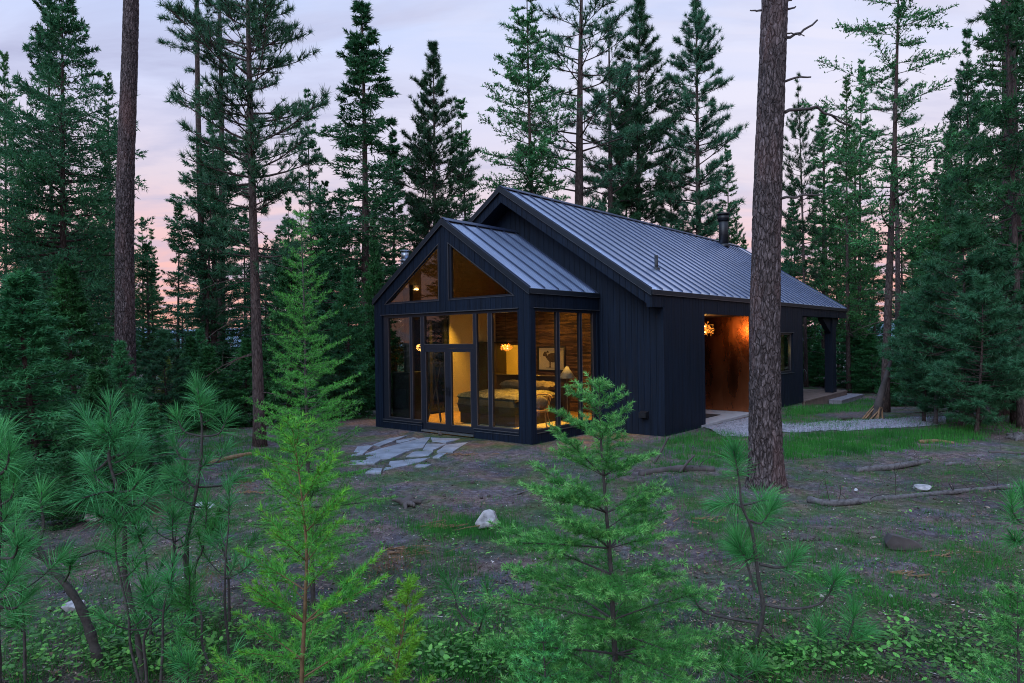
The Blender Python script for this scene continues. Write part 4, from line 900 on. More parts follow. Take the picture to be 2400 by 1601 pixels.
# the farther wood that reads as one mass
def distant_woods():
    rg = np.random.default_rng(77); V, T, n0 = [], [], 0
    me = VAR['larchC'][2]; me2 = VAR['firA'][2]; src = []
    for q, m in enumerate((me, me2)):
        co = np.empty(len(m.vertices) * 3, np.float32); m.vertices.foreach_get('co', co); co = co.reshape(-1, 3, 3); sel = rg.choice(len(co), 1700, replace=False); c = co[sel].copy()
        mid = c.mean(1, keepdims=True); c = mid + (c - mid) * 2.4; src.append((c, (12, 16)[q]))
    g = Geo(); tk = Geo()
    for i in range(170):
        Y = rg.uniform(52, 105); x = rg.uniform(-.95, .95) * Y; c, h = src[i % 2]; H = rg.uniform(4.5, 8.5) + max(0, (Y - 60)) * .06; s = H / h; a = rg.uniform(0, 6.28)
        R = np.array([[math.cos(a), -math.sin(a), 0], [math.sin(a), math.cos(a), 0], [0, 0, 1]]); z = float(gh(x, Y))
        g.tris((c * [s * 1.2, s * 1.2, s]) @ R.T + [x, Y, z]); tk.tube([(x, Y, z - .2), (x, Y, z + H * .9)], [.13, .03], 5)
    tag(link('woods', g.mesh('woods'), M['fir']), kind='stuff'); tag(link('woods', tk.mesh('woods'), M['barkfar']), kind='stuff')
distant_woods()
# the wood carries on to both sides of the clearing, beyond the frame, and shows in the window panes
for i in range(30):
    lft = i < 18; x = rng.uniform(-36, -17) if lft else rng.uniform(19, 36); y = rng.uniform(-6, 15); k = rng.choice(KF); tm, cm, _, vh, vr = VAR[k]; nm = {'f': FIR, 'l': LAR, 'p': PIN}[k[0]]
    if abs(x) < y * .80 + 2.5: continue
    o = bpy.data.objects.new(nm, None); C.objects.link(o); o.location = (x, y, float(gh(x, y)) - .05); o.rotation_euler = (0, 0, rng.uniform(0, 6.28)); q = rng.uniform(.75, 1.05); o.scale = (q * 1.2, q * 1.2, q)
    for n, me in (('trunk', tm), ('crown', cm)): link(n, me, None, o)
    tag(o, 'tree of the wood beside the clearing, reflected in the cabin windows', 'tree', 'trees beside the clearing reflected in the windows')
for i in range(13):
    x, y = -19.5 - 4.5 * ((i * 7) % 13) / 13, 3.5 + i * .95; k = ['firdense', 'firD', 'firE', 'larchB'][i % 4]; tm, cm, _, vh, vr = VAR[k]
    o = bpy.data.objects.new(FIR if k[0] == 'f' else LAR, None); C.objects.link(o); o.location = (x, y, float(gh(x, y)) - .05); o.rotation_euler = (0, 0, i * 1.3); o.scale = (1.15, 1.15, .95)
    for n, me in (('trunk', tm), ('crown', cm)): link(n, me, None, o)
    tag(o, 'tree of the wood beside the clearing, reflected in the cabin windows', 'tree', 'trees beside the clearing reflected in the windows')
# near bushy growth
GB = 'bushy young firs at the left'
for px, b, yt, Y, w, lab in [(95, 1150, 640, 11.0, 190, 'broad bushy dark fir at the left, foot hidden in shade'), (215, 1120, 855, 9.6, 125, 'low bushy fir in front of the left bare trunk'), (10, 1100, 760, 12.5, 150, 'bushy fir touching the left picture edge'), (20, 1000, 690, 16, 120, 'mid green fir behind the bushy left edge fir'),
                             (345, 1090, 930, 11.5, 80, 'small bushy fir between the left bare trunk and the long needled saplings'), (180, 1000, 620, 14.5, 120, 'dark fir behind the broad bushy left fir'), (270, 1000, 790, 13.5, 70, 'small fir at the foot of the left bare trunk')]:
    tree('firbush', px, b, yt, Y, w, lab, GB, FIR)
o = tree('firbush', 392, 900, 822, 22, 36, 'yellow green young fir beyond the left bare trunk', GB, FIR)
for ch in o.children:
    if ch.name.startswith('crown'): me = ch.data.copy(); me.materials[0] = M['yellowgreen']; ch.data = me
for px, b, yt, Y, w, lab in [(2205, 975, 500, 17.2, 130, 'bushy young pine right of the leaning snag, tallest of its clump'), (2120, 960, 640, 18.5, 80, 'young pine nearest the leaning snag'), (2290, 960, 560, 18.0, 110, 'young pine at the right of the clump'), (2240, 960, 640, 15.8, 100, 'young pine in front of the right clump'), (2340, 950, 600, 21, 110, 'young pine against the right edge')]:
    tree('pineyoung', px, b, yt, Y, w, lab, 'young pine clump at the right', PIN)
for px, b, yt, Y, w, lab in [(2080, 900, 760, 24, 60, 'low fir behind the leaning snag'), (1880, 890, 790, 34, 40, 'pale young fir seen through the porch'), (1985, 880, 770, 36, 40, 'young fir right of the porch post'), (560, 960, 780, 20, 70, 'young fir beside the red trunk pine'), (800, 930, 620, 22, 70, 'fir close left of the cabin wall'), (860, 900, 560, 25, 60, 'fir rising behind the annex chimney'), (660, 930, 560, 19, 85, 'fir behind the tall thin larch sapling'), (470, 950, 800, 19, 80, 'low fir left of the red trunk pine'), (2340, 960, 700, 24, 120, 'dark fir behind the right clump')]:
    tree('firbush', px, b, yt, Y, w, lab, 'young firs at the wood edge', FIR)
# extra bare trunks
GT = 'bare trunks in the wood beyond the porch'
for px, Y, d in [(1905, 48, .3), (1960, 52, .3), (2060, 40, .35), (2338, 18, .34), (2300, 23, .3), (478, 27, .34), (508, 29, .36)]:
    p = at(px, 850, Y); p[2] = float(gh(p[0], p[1])) - .1; r_ = np.random.default_rng(px); g, _, _ = trunk_geo(r_, 17, d / 2, 12, 14, .12, .6)
    root = empty('pine_tree', p, None, 'tree', GT); link('trunk', g.mesh('trunk', True), M['barkfar'], root)
    tg, lg, cg = conifer(px, 'pine', 19, 1.9, 13.5, .1, 26, shape='round'); link('crown', mesh2('crown', (cg, lg), (M['pine'], M['barkfar'])), None, root)
    root['label'] = 'tall bare pine trunk in the wood with a high crown'
# ------------------------------------------------------------------ saplings in the foreground
def pts3(P, Y, dz=None):
    return np.array([at(x, y, Y + (0 if dz is None else dz[i])) for i, (x, y) in enumerate(P)])
def spline(P, n):
    P = np.asarray(P, float); m = len(P); t = np.linspace(0, m - 1, n); i = np.clip(t.astype(int), 0, m - 2); f = (t - i)[:, None]
    p0, p1, p2, p3 = P[np.clip(i - 1, 0, m - 1)], P[i], P[i + 1], P[np.clip(i + 2, 0, m - 1)]
    return .5 * (2 * p1 + (p2 - p0) * f + (2 * p0 - 5 * p1 + 4 * p2 - p3) * f ** 2 + (3 * p1 - p0 - 3 * p2 + p3) * f ** 3)
def brush(A, B, dens, l, w, ang, rng, jit=.25, flat=0.0):
    """needles along many straight twigs A->B"""
    D = B - A; Ln = np.linalg.norm(D, axis=1); n = np.maximum(2, (Ln * dens).astype(int)); idx = np.repeat(np.arange(len(A)), n); s = rng.uniform(0, 1, len(idx)); D = unit(D)[idx]
    r = rng.normal(0, 1, D.shape); r[:, 2] *= (1 - flat); r = unit(r - D * (r * D).sum(1)[:, None]); a = rad(ang) * rng.uniform(1 - jit, 1 + jit, len(idx))
    d = unit(D * np.cos(a)[:, None] + r * np.sin(a)[:, None] + [0, 0, .08]); b = A[idx] + (B - A)[idx] * s[:, None]
    return needle_tris(b, d, l * rng.uniform(.75, 1.15, len(idx)), w, rng)
def sapling(name, label, stem_px, Y, r0, nb, Lf, elev, m_needle, m_stem, seed, nl, nw, ang, dens, tw=.38, twn=9, group=None, asym=0.0, z0=.06, flat=.3, droop=.0, whorl=True, tip=None):
    rng = np.random.default_rng(seed); P = pts3(stem_px, Y); g0 = gh(P[-1, 0], P[-1, 1])
    base = P[-1].copy(); base[2] = float(g0) - .05
    if P[-1, 2] > g0 + .03: P = np.vstack([P, base])
    S = spline(P, 40)[::-1]; H = S[-1, 2] - S[0, 2]; root = empty(name, S[0], label, 'sapling', group); S0 = S - S[0]; tt = np.linspace(0, 1, 40)
    g = Geo(); g.tube(S0, r0 * (1 - .85 * tt), 9); link('stem', g.mesh('stem', True), M[m_stem], root)
    lg = Geo(); A, B, A2, B2 = [], [], [], []
    top = S0[-1]; A.append(S0[36]); B.append(top + (top - S0[36]) * .05); A.append(S0[32]); B.append(S0[36])
    for i in range(nb):
        f = z0 + (1 - z0) * ((i + rng.uniform(0, 1)) / nb)
        if whorl: f = round(f * 11 + rng.normal(0, .12)) / 11 if rng.random() < .7 else f
        f = min(max(f, z0), .975); p = np.array([np.interp(f, tt, S0[:, k]) for k in range(3)])
        a = i * 2.4 + rng.normal(0, .4); h = np.array([math.cos(a), math.sin(a), 0]); L = Lf(f) * rng.uniform(.7, 1.12) * (1 - asym * h[0]); e = elev(f) + rng.normal(0, .1 if whorl else .26)
        lat = np.array([-h[1], h[0], 0]); q = np.linspace(0, 1, 7)[:, None]; bend = rng.normal(0, .12)
        Q = p + h * L * q * math.cos(e) + np.array([0, 0, 1]) * L * (math.sin(e) * q - droop * q * q) + lat * L * bend * q * q
        lg.tube(Q, np.linspace(1, .3, 7) * max(.0022, L * .009), 5, False)
        j0 = 2; A += list(Q[j0 - 1:-2]); B += list(Q[j0:-1]); A2.append(Q[-2]); B2.append(Q[-1])
        n = max(2, int(twn * L / .5))
        for k in range(n):
            t = .22 + .74 * (k + rng.uniform(0, 1)) / n; pt = np.array([np.interp(t, q[:, 0], Q[:, c]) for c in range(3)]); sd = 1 if k % 2 else -1
            d = unit(h * math.cos(e) * .75 + lat * sd * rng.uniform(.6, 1) + np.array([0, 0, math.sin(e) * .6 + rng.normal(.05, .15)])); l = tw * L * (1.08 - t) * rng.uniform(.6, 1.1) + .02
            E = pt + d * l; A.append(pt); B.append(pt + d * l * .55); A2.append(pt + d * l * .55); B2.append(E); lg.tube([pt, E], [.0018, .0010], 3, False)
            if l > .10:
                for s2 in (-1, 1):
                    b2 = pt + d * l * .45; d2 = unit(d + s2 * np.cross(d, [0, 0, 1]) * .8 + rng.normal(0, .1, 3)); A.append(b2); B.append(b2 + d2 * l * .45)
    c = Geo(); c.tris(brush(np.array(A), np.array(B), dens, nl, nw, ang, rng, flat=flat)); c2 = Geo(); c2.tris(brush(np.array(A2), np.array(B2), dens, nl * .9, nw, ang * .85, rng, flat=flat)); link('foliage', mesh2('foliage', (c, c2, lg), (M[m_needle], M[tip or m_needle], M[m_stem])), None, root)
    return root
GSAP = 'young saplings in the foreground'
sapling('fir_sapling', 'bright green young fir in the foreground, right of the white rock', [(1375, 897), (1379, 1000), (1390, 1150), (1402, 1300), (1409, 1450), (1417, 1600)], 3.6, .020, 80,
        lambda f: .10 + .84 * (1 - f) ** .8, lambda f: .15 + .75 * f ** 2, 'firyoung', 'stemdark', 1, .031, .0036, 54, 640, tw=.44, twn=12, group=GSAP, asym=.16, droop=.06, tip='firtip')
sapling('larch_sapling', 'tall feathery green larch sapling standing left of the cabin', [(690, 482), (698, 700), (702, 900), (708, 1100), (716, 1300), (722, 1455)], 5.6, .022, 170,
        lambda f: .05 + .86 * (1 - f) ** .85 * min(1, f * 3.0), lambda f: .02 + .45 * f, 'larchyoung', 'stemdark', 2, .027, .0030, 66, 360, tw=.36, twn=11, group=GSAP, z0=.2, flat=0, droop=-.08, whorl=False)
sapling('larch_sapling', 'lime green larch sapling in front, lowest and brightest in the foreground', [(672, 985), (688, 1100), (703, 1250), (700, 1400), (692, 1600)], 3.2, .013, 46,
        lambda f: .07 + .50 * (1 - f) ** .65, lambda f: .42 + .5 * f, 'larchyoung', 'stemwarm', 3, .036, .0034, 48, 520, tw=.44, twn=11, group=GSAP, flat=0, tip='larchlime')
sapling('larch_sapling', 'short lime green larch sapling at the lower edge right of the brightest one', [(940, 1345), (925, 1450), (905, 1600)], 3.3, .008, 34,
        lambda f: .05 + .26 * (1 - f) ** .8, lambda f: .6 + .3 * f, 'larchlime', 'stemwarm', 4, .034, .0034, 46, 800, tw=.4, twn=9, group=GSAP, flat=0)
sapling('fir_sapling', 'soft green young fir cut by the lower right corner', [(2335, 1360), (2338, 1480), (2340, 1640)], 3.5, .012, 60,
        lambda f: .06 + .42 * (1 - f) ** .8, lambda f: .2 + .5 * f, 'firyoung', 'stemdark', 6, .028, .0034, 55, 700, tw=.42, twn=9, group=GSAP, droop=.05, tip='firtip')
sapling('fir_sapling', 'small green fir low at the bottom edge under the bright young fir', [(1245, 1440), (1250, 1520), (1255, 1640)], 3.3, .010, 44,
        lambda f: .05 + .34 * (1 - f) ** .8, lambda f: .15 + .5 * f, 'firyoung', 'stemdark', 7, .028, .0034, 55, 700, tw=.42, twn=9, group=GSAP, droop=.05, tip='firtip')
zA = lambda x, y: ((x / 2.609) / 1.0208, (1000 + y / 2.609) / 1.0208)
zB = lambda x, y: ((800 + x / 2.609) / 1.0208, (1000 + y / 2.609) / 1.0208)
zC = lambda x, y: ((1600 + x / 2.609) / 1.0208, (1000 + y / 2.609) / 1.0208)
def tuft(c, P, rng, n, l, w, blen, up=.15):
    """long needles round the last stretch of a shoot"""
    d0 = unit(P[-1] - P[-3]); s = rng.uniform(0, 1, n) ** .8; b = P[-1] - d0 * (blen * (1 - s))[:, None]
    a = rad(95) - rad(78) * s + rng.normal(0, .18, n); r = rng.normal(0, 1, (n, 3)); r = unit(r - d0 * (r * d0).sum(1)[:, None])
    d = unit(d0 * np.cos(a)[:, None] + r * np.sin(a)[:, None] + [0, 0, up]); L = l * rng.uniform(.7, 1.1, n)
    p = unit(np.cross(d, rng.normal(0, 1, d.shape))) * w / 2; m = b + d * (L * .55)[:, None]; e = b + d * L[:, None] + np.array([0, 0, -.10]) * L[:, None]
    V = np.stack([b - p, b + p, m + p * .9, m - p * .9, e], 1).reshape(-1, 3); i = np.arange(n)[:, None] * 5
    c.add(V, i + np.array([[0, 1, 2, 3]]), i + np.array([[3, 2, 4]]))
def pine(label, stem, Y, r0, branches, seed, l=.19, n=150, mat_='pineyoung', zf=zA, extra=0, leader=True, tips=(), w=.0036, blen=.15):
    rng = np.random.default_rng(seed); P = pts3([zf(*p) for p in stem], Y); b = P[-1].copy(); b[2] = float(gh(b[0], b[1])) - .04
    if P[-1, 2] > b[2] + .03: P = np.vstack([P, b])
    S = spline(P, 50)[::-1]; root = empty('pine_sapling', S[0], label, 'sapling', GSAP); o = S[0]; S = S - o; tt = np.linspace(0, 1, 50)
    g = Geo(); g.tube(S, r0 * (1 - .72 * tt) * (1 + .12 * np.sin(tt * 60)), 9); link('stem', g.mesh('stem', True), M['stemdark'], root)
    lg = Geo(); c = Geo()
    if leader: tuft(c, S, rng, int(n * 1.3), l, w, blen * 1.4)
    for br in branches:
        dz = rng.normal(0, .16); B = pts3([zf(*p) for p in br], Y, np.linspace(0, dz, len(br))) - o; B = spline(B, 14)
        lg.tube(B, np.linspace(1, .55, 14) * .0075 * (.6 + min(1.2, len(br) * .25)), 6); tuft(c, B, rng, n, l, w, blen)
    for i in range(extra):                          # side shoots the picture shows only as a tangle
        f = rng.uniform(.35, .96); p = np.array([np.interp(f, tt, S[:, k]) for k in range(3)]); a = rng.uniform(0, 6.28); h = np.array([math.cos(a), math.sin(a), 0]); L = rng.uniform(.12, .42) * (1.25 - f)
        q = np.linspace(0, 1, 8)[:, None]; B = p + h * L * q + np.array([0, 0, 1]) * L * (.05 * q + .55 * q * q); lg.tube(B, np.linspace(.006, .0035, 8), 5); tuft(c, B, rng, int(n * .85), l * .92, w, blen)
    link('foliage', mesh2('foliage', (c, lg), (M[mat_], M['stemdark'])), None, root); return root
pine('open young pine with widely spaced long needle tufts before the thick right trunk', [(312, 150), (345, 330), (362, 480), (420, 620), (442, 760), (466, 950), (492, 1100), (472, 1230), (440, 1350), (430, 1500)], 5.2, .022,
     [[(405, 570), (480, 590), (545, 500)], [(430, 790), (390, 810), (335, 700)], [(362, 490), (300, 470), (225, 480)], [(362, 480), (420, 470), (520, 440)], [(470, 840), (560, 860), (640, 850), (690, 790)], [(492, 1085), (660, 1115), (850, 1075), (935, 930)], [(480, 1205), (250, 1165), (120, 1125), (50, 1010)], [(480, 1210), (620, 1335), (820, 1385), (1000, 1330), (1110, 1275)], [(820, 1385), (828, 1320), (832, 1230)], [(450, 1500), (560, 1490), (610, 1440), (635, 1380)], [(440, 1340), (310, 1322), (292, 1390), (335, 1500)], [(440, 1000), (380, 800), (330, 740)], [(1000, 1330), (1040, 1200), (1050, 1130)]], 11, zf=zC, l=.21, n=190)
pine('tallest long needled pine sapling at the left, in front of the dark firs', [(672, -130), (680, 40), (668, 200), (722, 400), (762, 600), (765, 900), (820, 1150), (850, 1350), (880, 1568)], 4.75, .022,
     [[(680, 60), (580, 40), (520, -60)], [(680, 60), (790, 20), (830, -60)], [(668, 200), (580, 270), (530, 220)], [(668, 190), (800, 150), (850, 100)], [(700, 390), (600, 330), (545, 240)], [(710, 400), (800, 390), (850, 330)], [(720, 410), (640, 400), (500, 440)], [(740, 500), (660, 560), (600, 540)]], 12, extra=11, mat_='pinelight', l=.20, n=115)
pine('slim long needled pine sapling left of the feathery larch', [(1205, -245), (1230, -60), (1235, 60), (1225, 230), (1190, 450), (1160, 600), (1140, 750), (1150, 1000), (1138, 1250)], 5.6, .022,
     [[(1235, 60), (1130, 30), (1080, -60)], [(1235, 60), (1340, 40), (1390, -60)], [(1225, 200), (1110, 190), (1060, 90)], [(1225, 240), (1320, 220), (1380, 140)], [(1215, 370), (1360, 360), (1430, 330)], [(1190, 490), (1250, 490), (1260, 440)], [(1200, 380), (1170, 350), (1120, 270)], [(1160, 600), (1080, 590), (1020, 520)]], 13, extra=9, l=.20, n=115)
pine('dark bent pine stem curving up from the lower left corner', [(60, 620), (110, 650), (200, 700), (280, 810), (390, 950), (480, 1080), (550, 1250), (592, 1400), (622, 1510)], 4.9, .040,
     [[(110, 650), (40, 560), (30, 420)], [(280, 820), (200, 780), (120, 690)], [(330, 820), (500, 790), (600, 760), (690, 790)], [(390, 950), (420, 900), (430, 840)], [(340, 900), (200, 895), (90, 900), (20, 840)], [(240, 720), (265, 600), (250, 460), (255, 400)], [(100, 640), (20, 640), (-40, 560)]], 14, leader=False, l=.21)
pine('long needled pine sapling cut by the left edge', [(-20, 60), (-10, 300), (0, 600), (-20, 1000), (-10, 1500)], 4.3, .022, [[(-10, 300), (40, 250), (60, 140)], [(0, 480), (70, 430), (90, 320)], [(-5, 700), (60, 680), (110, 560)], [(-10, 800), (80, 800), (110, 720)], [(-15, 950), (60, 960), (100, 880)], [(-10, 250), (30, 100), (20, 20)], [(-10, 1100), (90, 1110), (160, 1050)]], 15, extra=9, l=.21, n=115, mat_='pinelight')
for i, (st, Y, lab) in enumerate([
    ([(1400, 400), (1398, 600), (1380, 800), (1375, 1100), (1395, 1300), (1400, 1480)], 5.0, 'thin pine seedling close left of the lime green larch'),
    ([(1060, 520), (1055, 640), (1075, 780), (1130, 830)], 5.4, 'pine shoot with one round tuft between the two tall left pine saplings'),
    ([(705, 640), (712, 800), (745, 960), (785, 1150), (800, 1350), (850, 1560)], 4.6, 'pine seedling with leaning stem below the tallest left pine sapling'),
    ([(1055, 830), (1045, 960), (1000, 1120), (995, 1350), (985, 1560)], 4.5, 'pine seedling with straight stem at the bottom left middle'),
    ([(850, 560), (845, 660), (885, 760), (910, 1000), (920, 1200)], 5.2, 'pine seedling half hidden behind the tallest left pine sapling'),
    ([(1265, 480), (1255, 640), (1235, 760), (1190, 900)], 5.3, 'reddish stemmed pine seedling beside the slim pine sapling'),
    ([(1160, 900), (1165, 1050), (1230, 1150), (1240, 1350), (1330, 1560)], 4.6, 'crooked pine seedling at the bottom left of the lime larch'),
    ([(880, 960), (880, 1100), (930, 1180), (880, 1300), (895, 1500)], 4.5, 'small pine seedling in the middle of the left thicket'),
    ([(130, 1000), (140, 1120), (150, 1300)], 4.7, 'grey green pine seedling low in the left corner'),
    ([(1160, 1430), (1150, 1520), (1150, 1640)], 4.3, 'pine seedling at the very bottom edge, left'),
    ([(1340, 500), (1350, 700), (1385, 820), (1400, 1000)], 5.5, 'faint pine seedling behind the lime larch'),
    ([(1130, 200), (1140, 400), (1080, 600), (1060, 900), (1040, 1200)], 6.2, 'grey pine seedling behind the slim pine sapling')]):
    pine(lab, st, Y, .012, [], 30 + i, l=.16, n=100, extra=4)
pine('lone pine seedling with bare crooked stem left of the bright young fir', [(640, 950), (690, 1030), (710, 1110), (770, 1190), (840, 1240)], 5.3, .012, [[(840, 1240), (860, 1190), (880, 1130)], [(905, 1075), (895, 1040), (890, 980)]], 51, zf=zB, l=.16, n=90)
pine('pine sapling tip reaching in from the right edge', [(2010, 440), (2020, 520), (2060, 580), (2120, 640), (2130, 1000)], 5.2, .014, [[(2060, 580), (2090, 500), (2080, 400)], [(2120, 650), (2060, 700), (2020, 690)]], 52, zf=zC, l=.18)
pine('pine seedling at the bottom edge under the open young pine', [(340, 1440), (345, 1540), (350, 1640)], 4.5, .010, [[(345, 1540), (270, 1500), (230, 1440)], [(345, 1540), (420, 1500), (470, 1450)]], 53, zf=zC, l=.17)
# ------------------------------------------------------------------ patio stones, rocks, dead wood
def gd(P): return [gp(*p) for p in P]
stones = [[(240, 140), (490, 75), (540, 66), (500, 130), (420, 140)], [(550, 72), (725, 78), (640, 101), (560, 95)], [(500, 150), (520, 110), (640, 112), (560, 150)], [(590, 155), (640, 117), (775, 98), (680, 160)], [(400, 188), (450, 157), (560, 157), (530, 184)], [(560, 195), (600, 168), (645, 168), (600, 195)], [(262, 270), (300, 218), (540, 192), (480, 222), (360, 250)], [(200, 115), (300, 75), (405, 55), (330, 88), (240, 122)], [(335, 92), (440, 70), (470, 75), (352, 106)], [(150, 168), (232, 142), (425, 147), (392, 160), (300, 200), (160, 205)], [(30, 235), (60, 212), (240, 212), (200, 234)], [(450, 250), (470, 238), (550, 238), (520, 252)], [(150, 285), (180, 262), (250, 262), (240, 285)], [(60, 180), (100, 130), (190, 125), (130, 172)]]
for i, s in enumerate(stones):
    P = [np.array(gp(*zB(*p))) for p in s]; c = np.mean(P, 0); r_ = np.random.default_rng(i); Q = []
    for a, b in zip(P, P[1:] + P[:1]):
        for t in (0, .33, .66): q = a + (b - a) * t; q = c + (q - c) * (1.03 + r_.normal(0, .014)); Q.append(q)
    g = Geo(); h = .022 + r_.uniform(0, .012); zc = float(gh(c[0], c[1])); n = len(Q)
    top = [(q[0] - c[0], q[1] - c[1], h + r_.normal(0, .002)) for q in Q]; bev = [(1.02 * x, 1.02 * y, h - .012) for x, y, z in top]; bot = [(1.02 * x, 1.02 * y, -.05) for x, y, z in top]
    V = top + bev + bot + [(0, 0, h + .003)]; F = [(k, (k + 1) % n, n + (k + 1) % n, n + k) for k in range(n)] + [(n + k, n + (k + 1) % n, 2 * n + (k + 1) % n, 2 * n + k) for k in range(n)]; g.add(V, F, [(3 * n, k, (k + 1) % n) for k in range(n)])
    o = link('flagstone', g.mesh('flagstone', False, True), M['flag'], None, (c[0], c[1], zc)); o.rotation_euler = (0, 0, 0)
    tag(o, 'flat irregular grey flagstone of the patio before the glass doors', 'flagstone', 'flagstones of the patio')
def rock(name, px, py, w, h, m, label, seed, cat='rock', sq=.8, jit=.14, dy=1.0, sink=.3):
    p = gp(px, py); s = w / 1543 * p[1] / 2; hz = h / 1543 * p[1]; r_ = np.random.default_rng(seed); bm = bmesh.new(); P = r_.normal(0, 1, (26, 3)); P = unit(P) * r_.uniform(.86, 1.06, (26, 1))
    P[:, 2] = P[:, 2] * .5 + .32; P[:, 0] += .22 * (P[:, 2] - .3) * r_.choice([-1, 1]); P = P * [s * 1.05, s * dy, hz * 1.12]
    for q in P: bm.verts.new(q)
    r = bmesh.ops.convex_hull(bm, input=bm.verts); bmesh.ops.delete(bm, geom=[v for v in bm.verts if not v.link_faces], context='VERTS'); bmesh.ops.bevel(bm, geom=bm.edges[:], offset=s * .018, segments=1, affect='EDGES')
    me = bpy.data.meshes.new(name); bm.to_mesh(me); bm.free()
    return tag(link(name, me, M[m], None, (p[0], p[1], p[2])), label, cat)
rock('boulder', 1117, 1211, 56, 46, 'rockpale', 'pale angular boulder standing in the grass in mid clearing', 4, sq=.55, jit=.12)
rock('rock', 222, 1200, 50, 44, 'rockpale', 'pale rock with white top half hidden in the left saplings', 6)
rock('rock', 470, 1165, 70, 14, 'rockwhite', 'low white rock patch behind the left saplings', 7, jit=.1)
rock('rock', 2118, 1125, 46, 14, 'rockpale', 'low pale flat rock behind the long fallen pole', 8)
rock('stone', 2042, 1252, 11, 9, 'rockwhite', 'small white stone left of the cut log block', 9, 'stone'); rock('stone', 2045, 1373, 13, 11, 'rockwhite', 'small white stone in the bare earth right of the open young pine', 10, 'stone'); rock('stone', 1965, 1128, 10, 8, 'rockwhite', 'small white stone near the thick right trunk', 12, 'stone')
rock('rock', 175, 1400, 60, 24, 'rockpale', 'pale rock low at the left under the bent pine', 14); rock('rock', 330, 1420, 30, 16, 'rockpale', 'grey rock at the foot of the left pine saplings', 15)
for i, (px, py) in enumerate([(1105, 1145), (1122, 1141), (1020, 1140), (1038, 1150), (2200, 1215), (2195, 1262), (1010, 1000), (1085, 1110)]):
    rock('pine_cone', px, py, 12 if i > 3 else 9, 11 if i > 3 else 8, 'darkdead', None, 60 + i, 'pine cone', 1, .1); o = bpy.context.scene.collection.objects[-1]; tag(o, 'dark fallen pine cone lying on the bare ground', 'pine cone', 'fallen pine cones')
def log(name, P, r, m, label, seed, twigs=0, cat='log', lift=.6, k=10):
    r_ = np.random.default_rng(seed); W = np.array([gp(*p) for p in P]); rr = np.broadcast_to(np.asarray(r, float), (len(W),)); W[:, 2] += rr * lift; S = spline(W, 24); c = S[0].copy(); S = S - c; R = np.interp(np.linspace(0, 1, 24), np.linspace(0, 1, len(W)), rr) * (1 + r_.normal(0, .05, 24))
    root = empty(name, c, label, cat); g = Geo(); g.tube(S + r_.normal(0, .15, S.shape) * R[:, None] * .4, R, k); link('stem', g.mesh('stem', True, True), M[m], root)
    if twigs:
        g = Geo()
        for i in range(twigs):
            q = S[r_.integers(2, 23)]; d = unit(np.array([r_.normal(0, .6), r_.normal(0, .6), abs(r_.normal(.6, .4))])); L = r_.uniform(.15, .75); t = np.linspace(0, 1, 6)[:, None]; B = q + d * L * t + np.array([r_.normal(0, .3), r_.normal(0, .3), -.25]) * L * t * t; g.tube(B, np.linspace(.008, .003, 6), 4)
            if L > .35: e = unit(d + r_.normal(0, .6, 3)); g.tube([B[3], B[3] + e * L * .4], [.004, .002], 3)
        link('twigs', g.mesh('twigs'), M['darkdead'], root)
    return root
log('fallen_pole', [(1858, 1152), (1900, 1160), (2000, 1153), (2150, 1137), (2300, 1122), (2420, 1117)], [.055, .05, .045, .04, .032, .028], 'deadwood', 'long thin fallen pole with dead twigs lying across the clearing', 1, 22)
log('fallen_log', [(1968, 1085), (2040, 1078), (2130, 1062)], [.06, .06, .045], 'deadwood', 'short grey fallen log behind the long pole', 2, 4); log('fallen_log', [(2170, 1070), (2205, 1066)], [.04, .035], 'deadwood', 'short pale log piece right of the grey fallen log', 3)
log('fallen_log', [(1470, 1092), (1560, 1082), (1640, 1082)], [.06, .07, .055], 'darkdead', 'dark fallen log between the bright young fir and the thick trunk', 4, 5)
log('branch', [(1160, 1145), (1200, 1132), (1240, 1120)], [.02, .018, .012], 'deadwood', 'short dead branch behind the pale boulder', 5)
log('fallen_log', [(475, 1070), (530, 1055), (575, 1045)], [.05, .055, .045], 'split', 'orange split log lying left of the feathery larch', 6); log('fallen_log', [(2270, 1040), (2310, 1042), (2380, 1045)], [.035, .035, .03], 'darkdead', 'dark thin log near the right edge', 7, 2)
log('branch', [(2110, 1018), (2150, 1016), (2190, 1019)], [.05, .045, .03], 'split', 'rusty rotten branch lying on the grass at the right', 8); log('branch', [(1928, 964), (1955, 962)], [.05, .04], 'darkdead', 'short dark branch between the gravel path and the porch', 9)
for nm, P, lab in [('leaning_branch', [(1502, 1065), (1518, 1035), (1535, 1003)], 'crooked dark branch standing up before the cabin corner'), ('leaning_branch', [(1560, 1085), (1580, 1060), (1595, 1045)], 'dark stick poking up beside the dark fallen log')]:
    b = gp(*P[0]); Q = np.array([at(x, y, b[1]) for x, y in P]); root = empty(nm, b, lab, 'branch'); g = Geo(); g.tube(spline(Q, 10) - b, np.linspace(.028, .018, 10), 8); link('stem', g.mesh('stem', True), M['darkdead'], root)
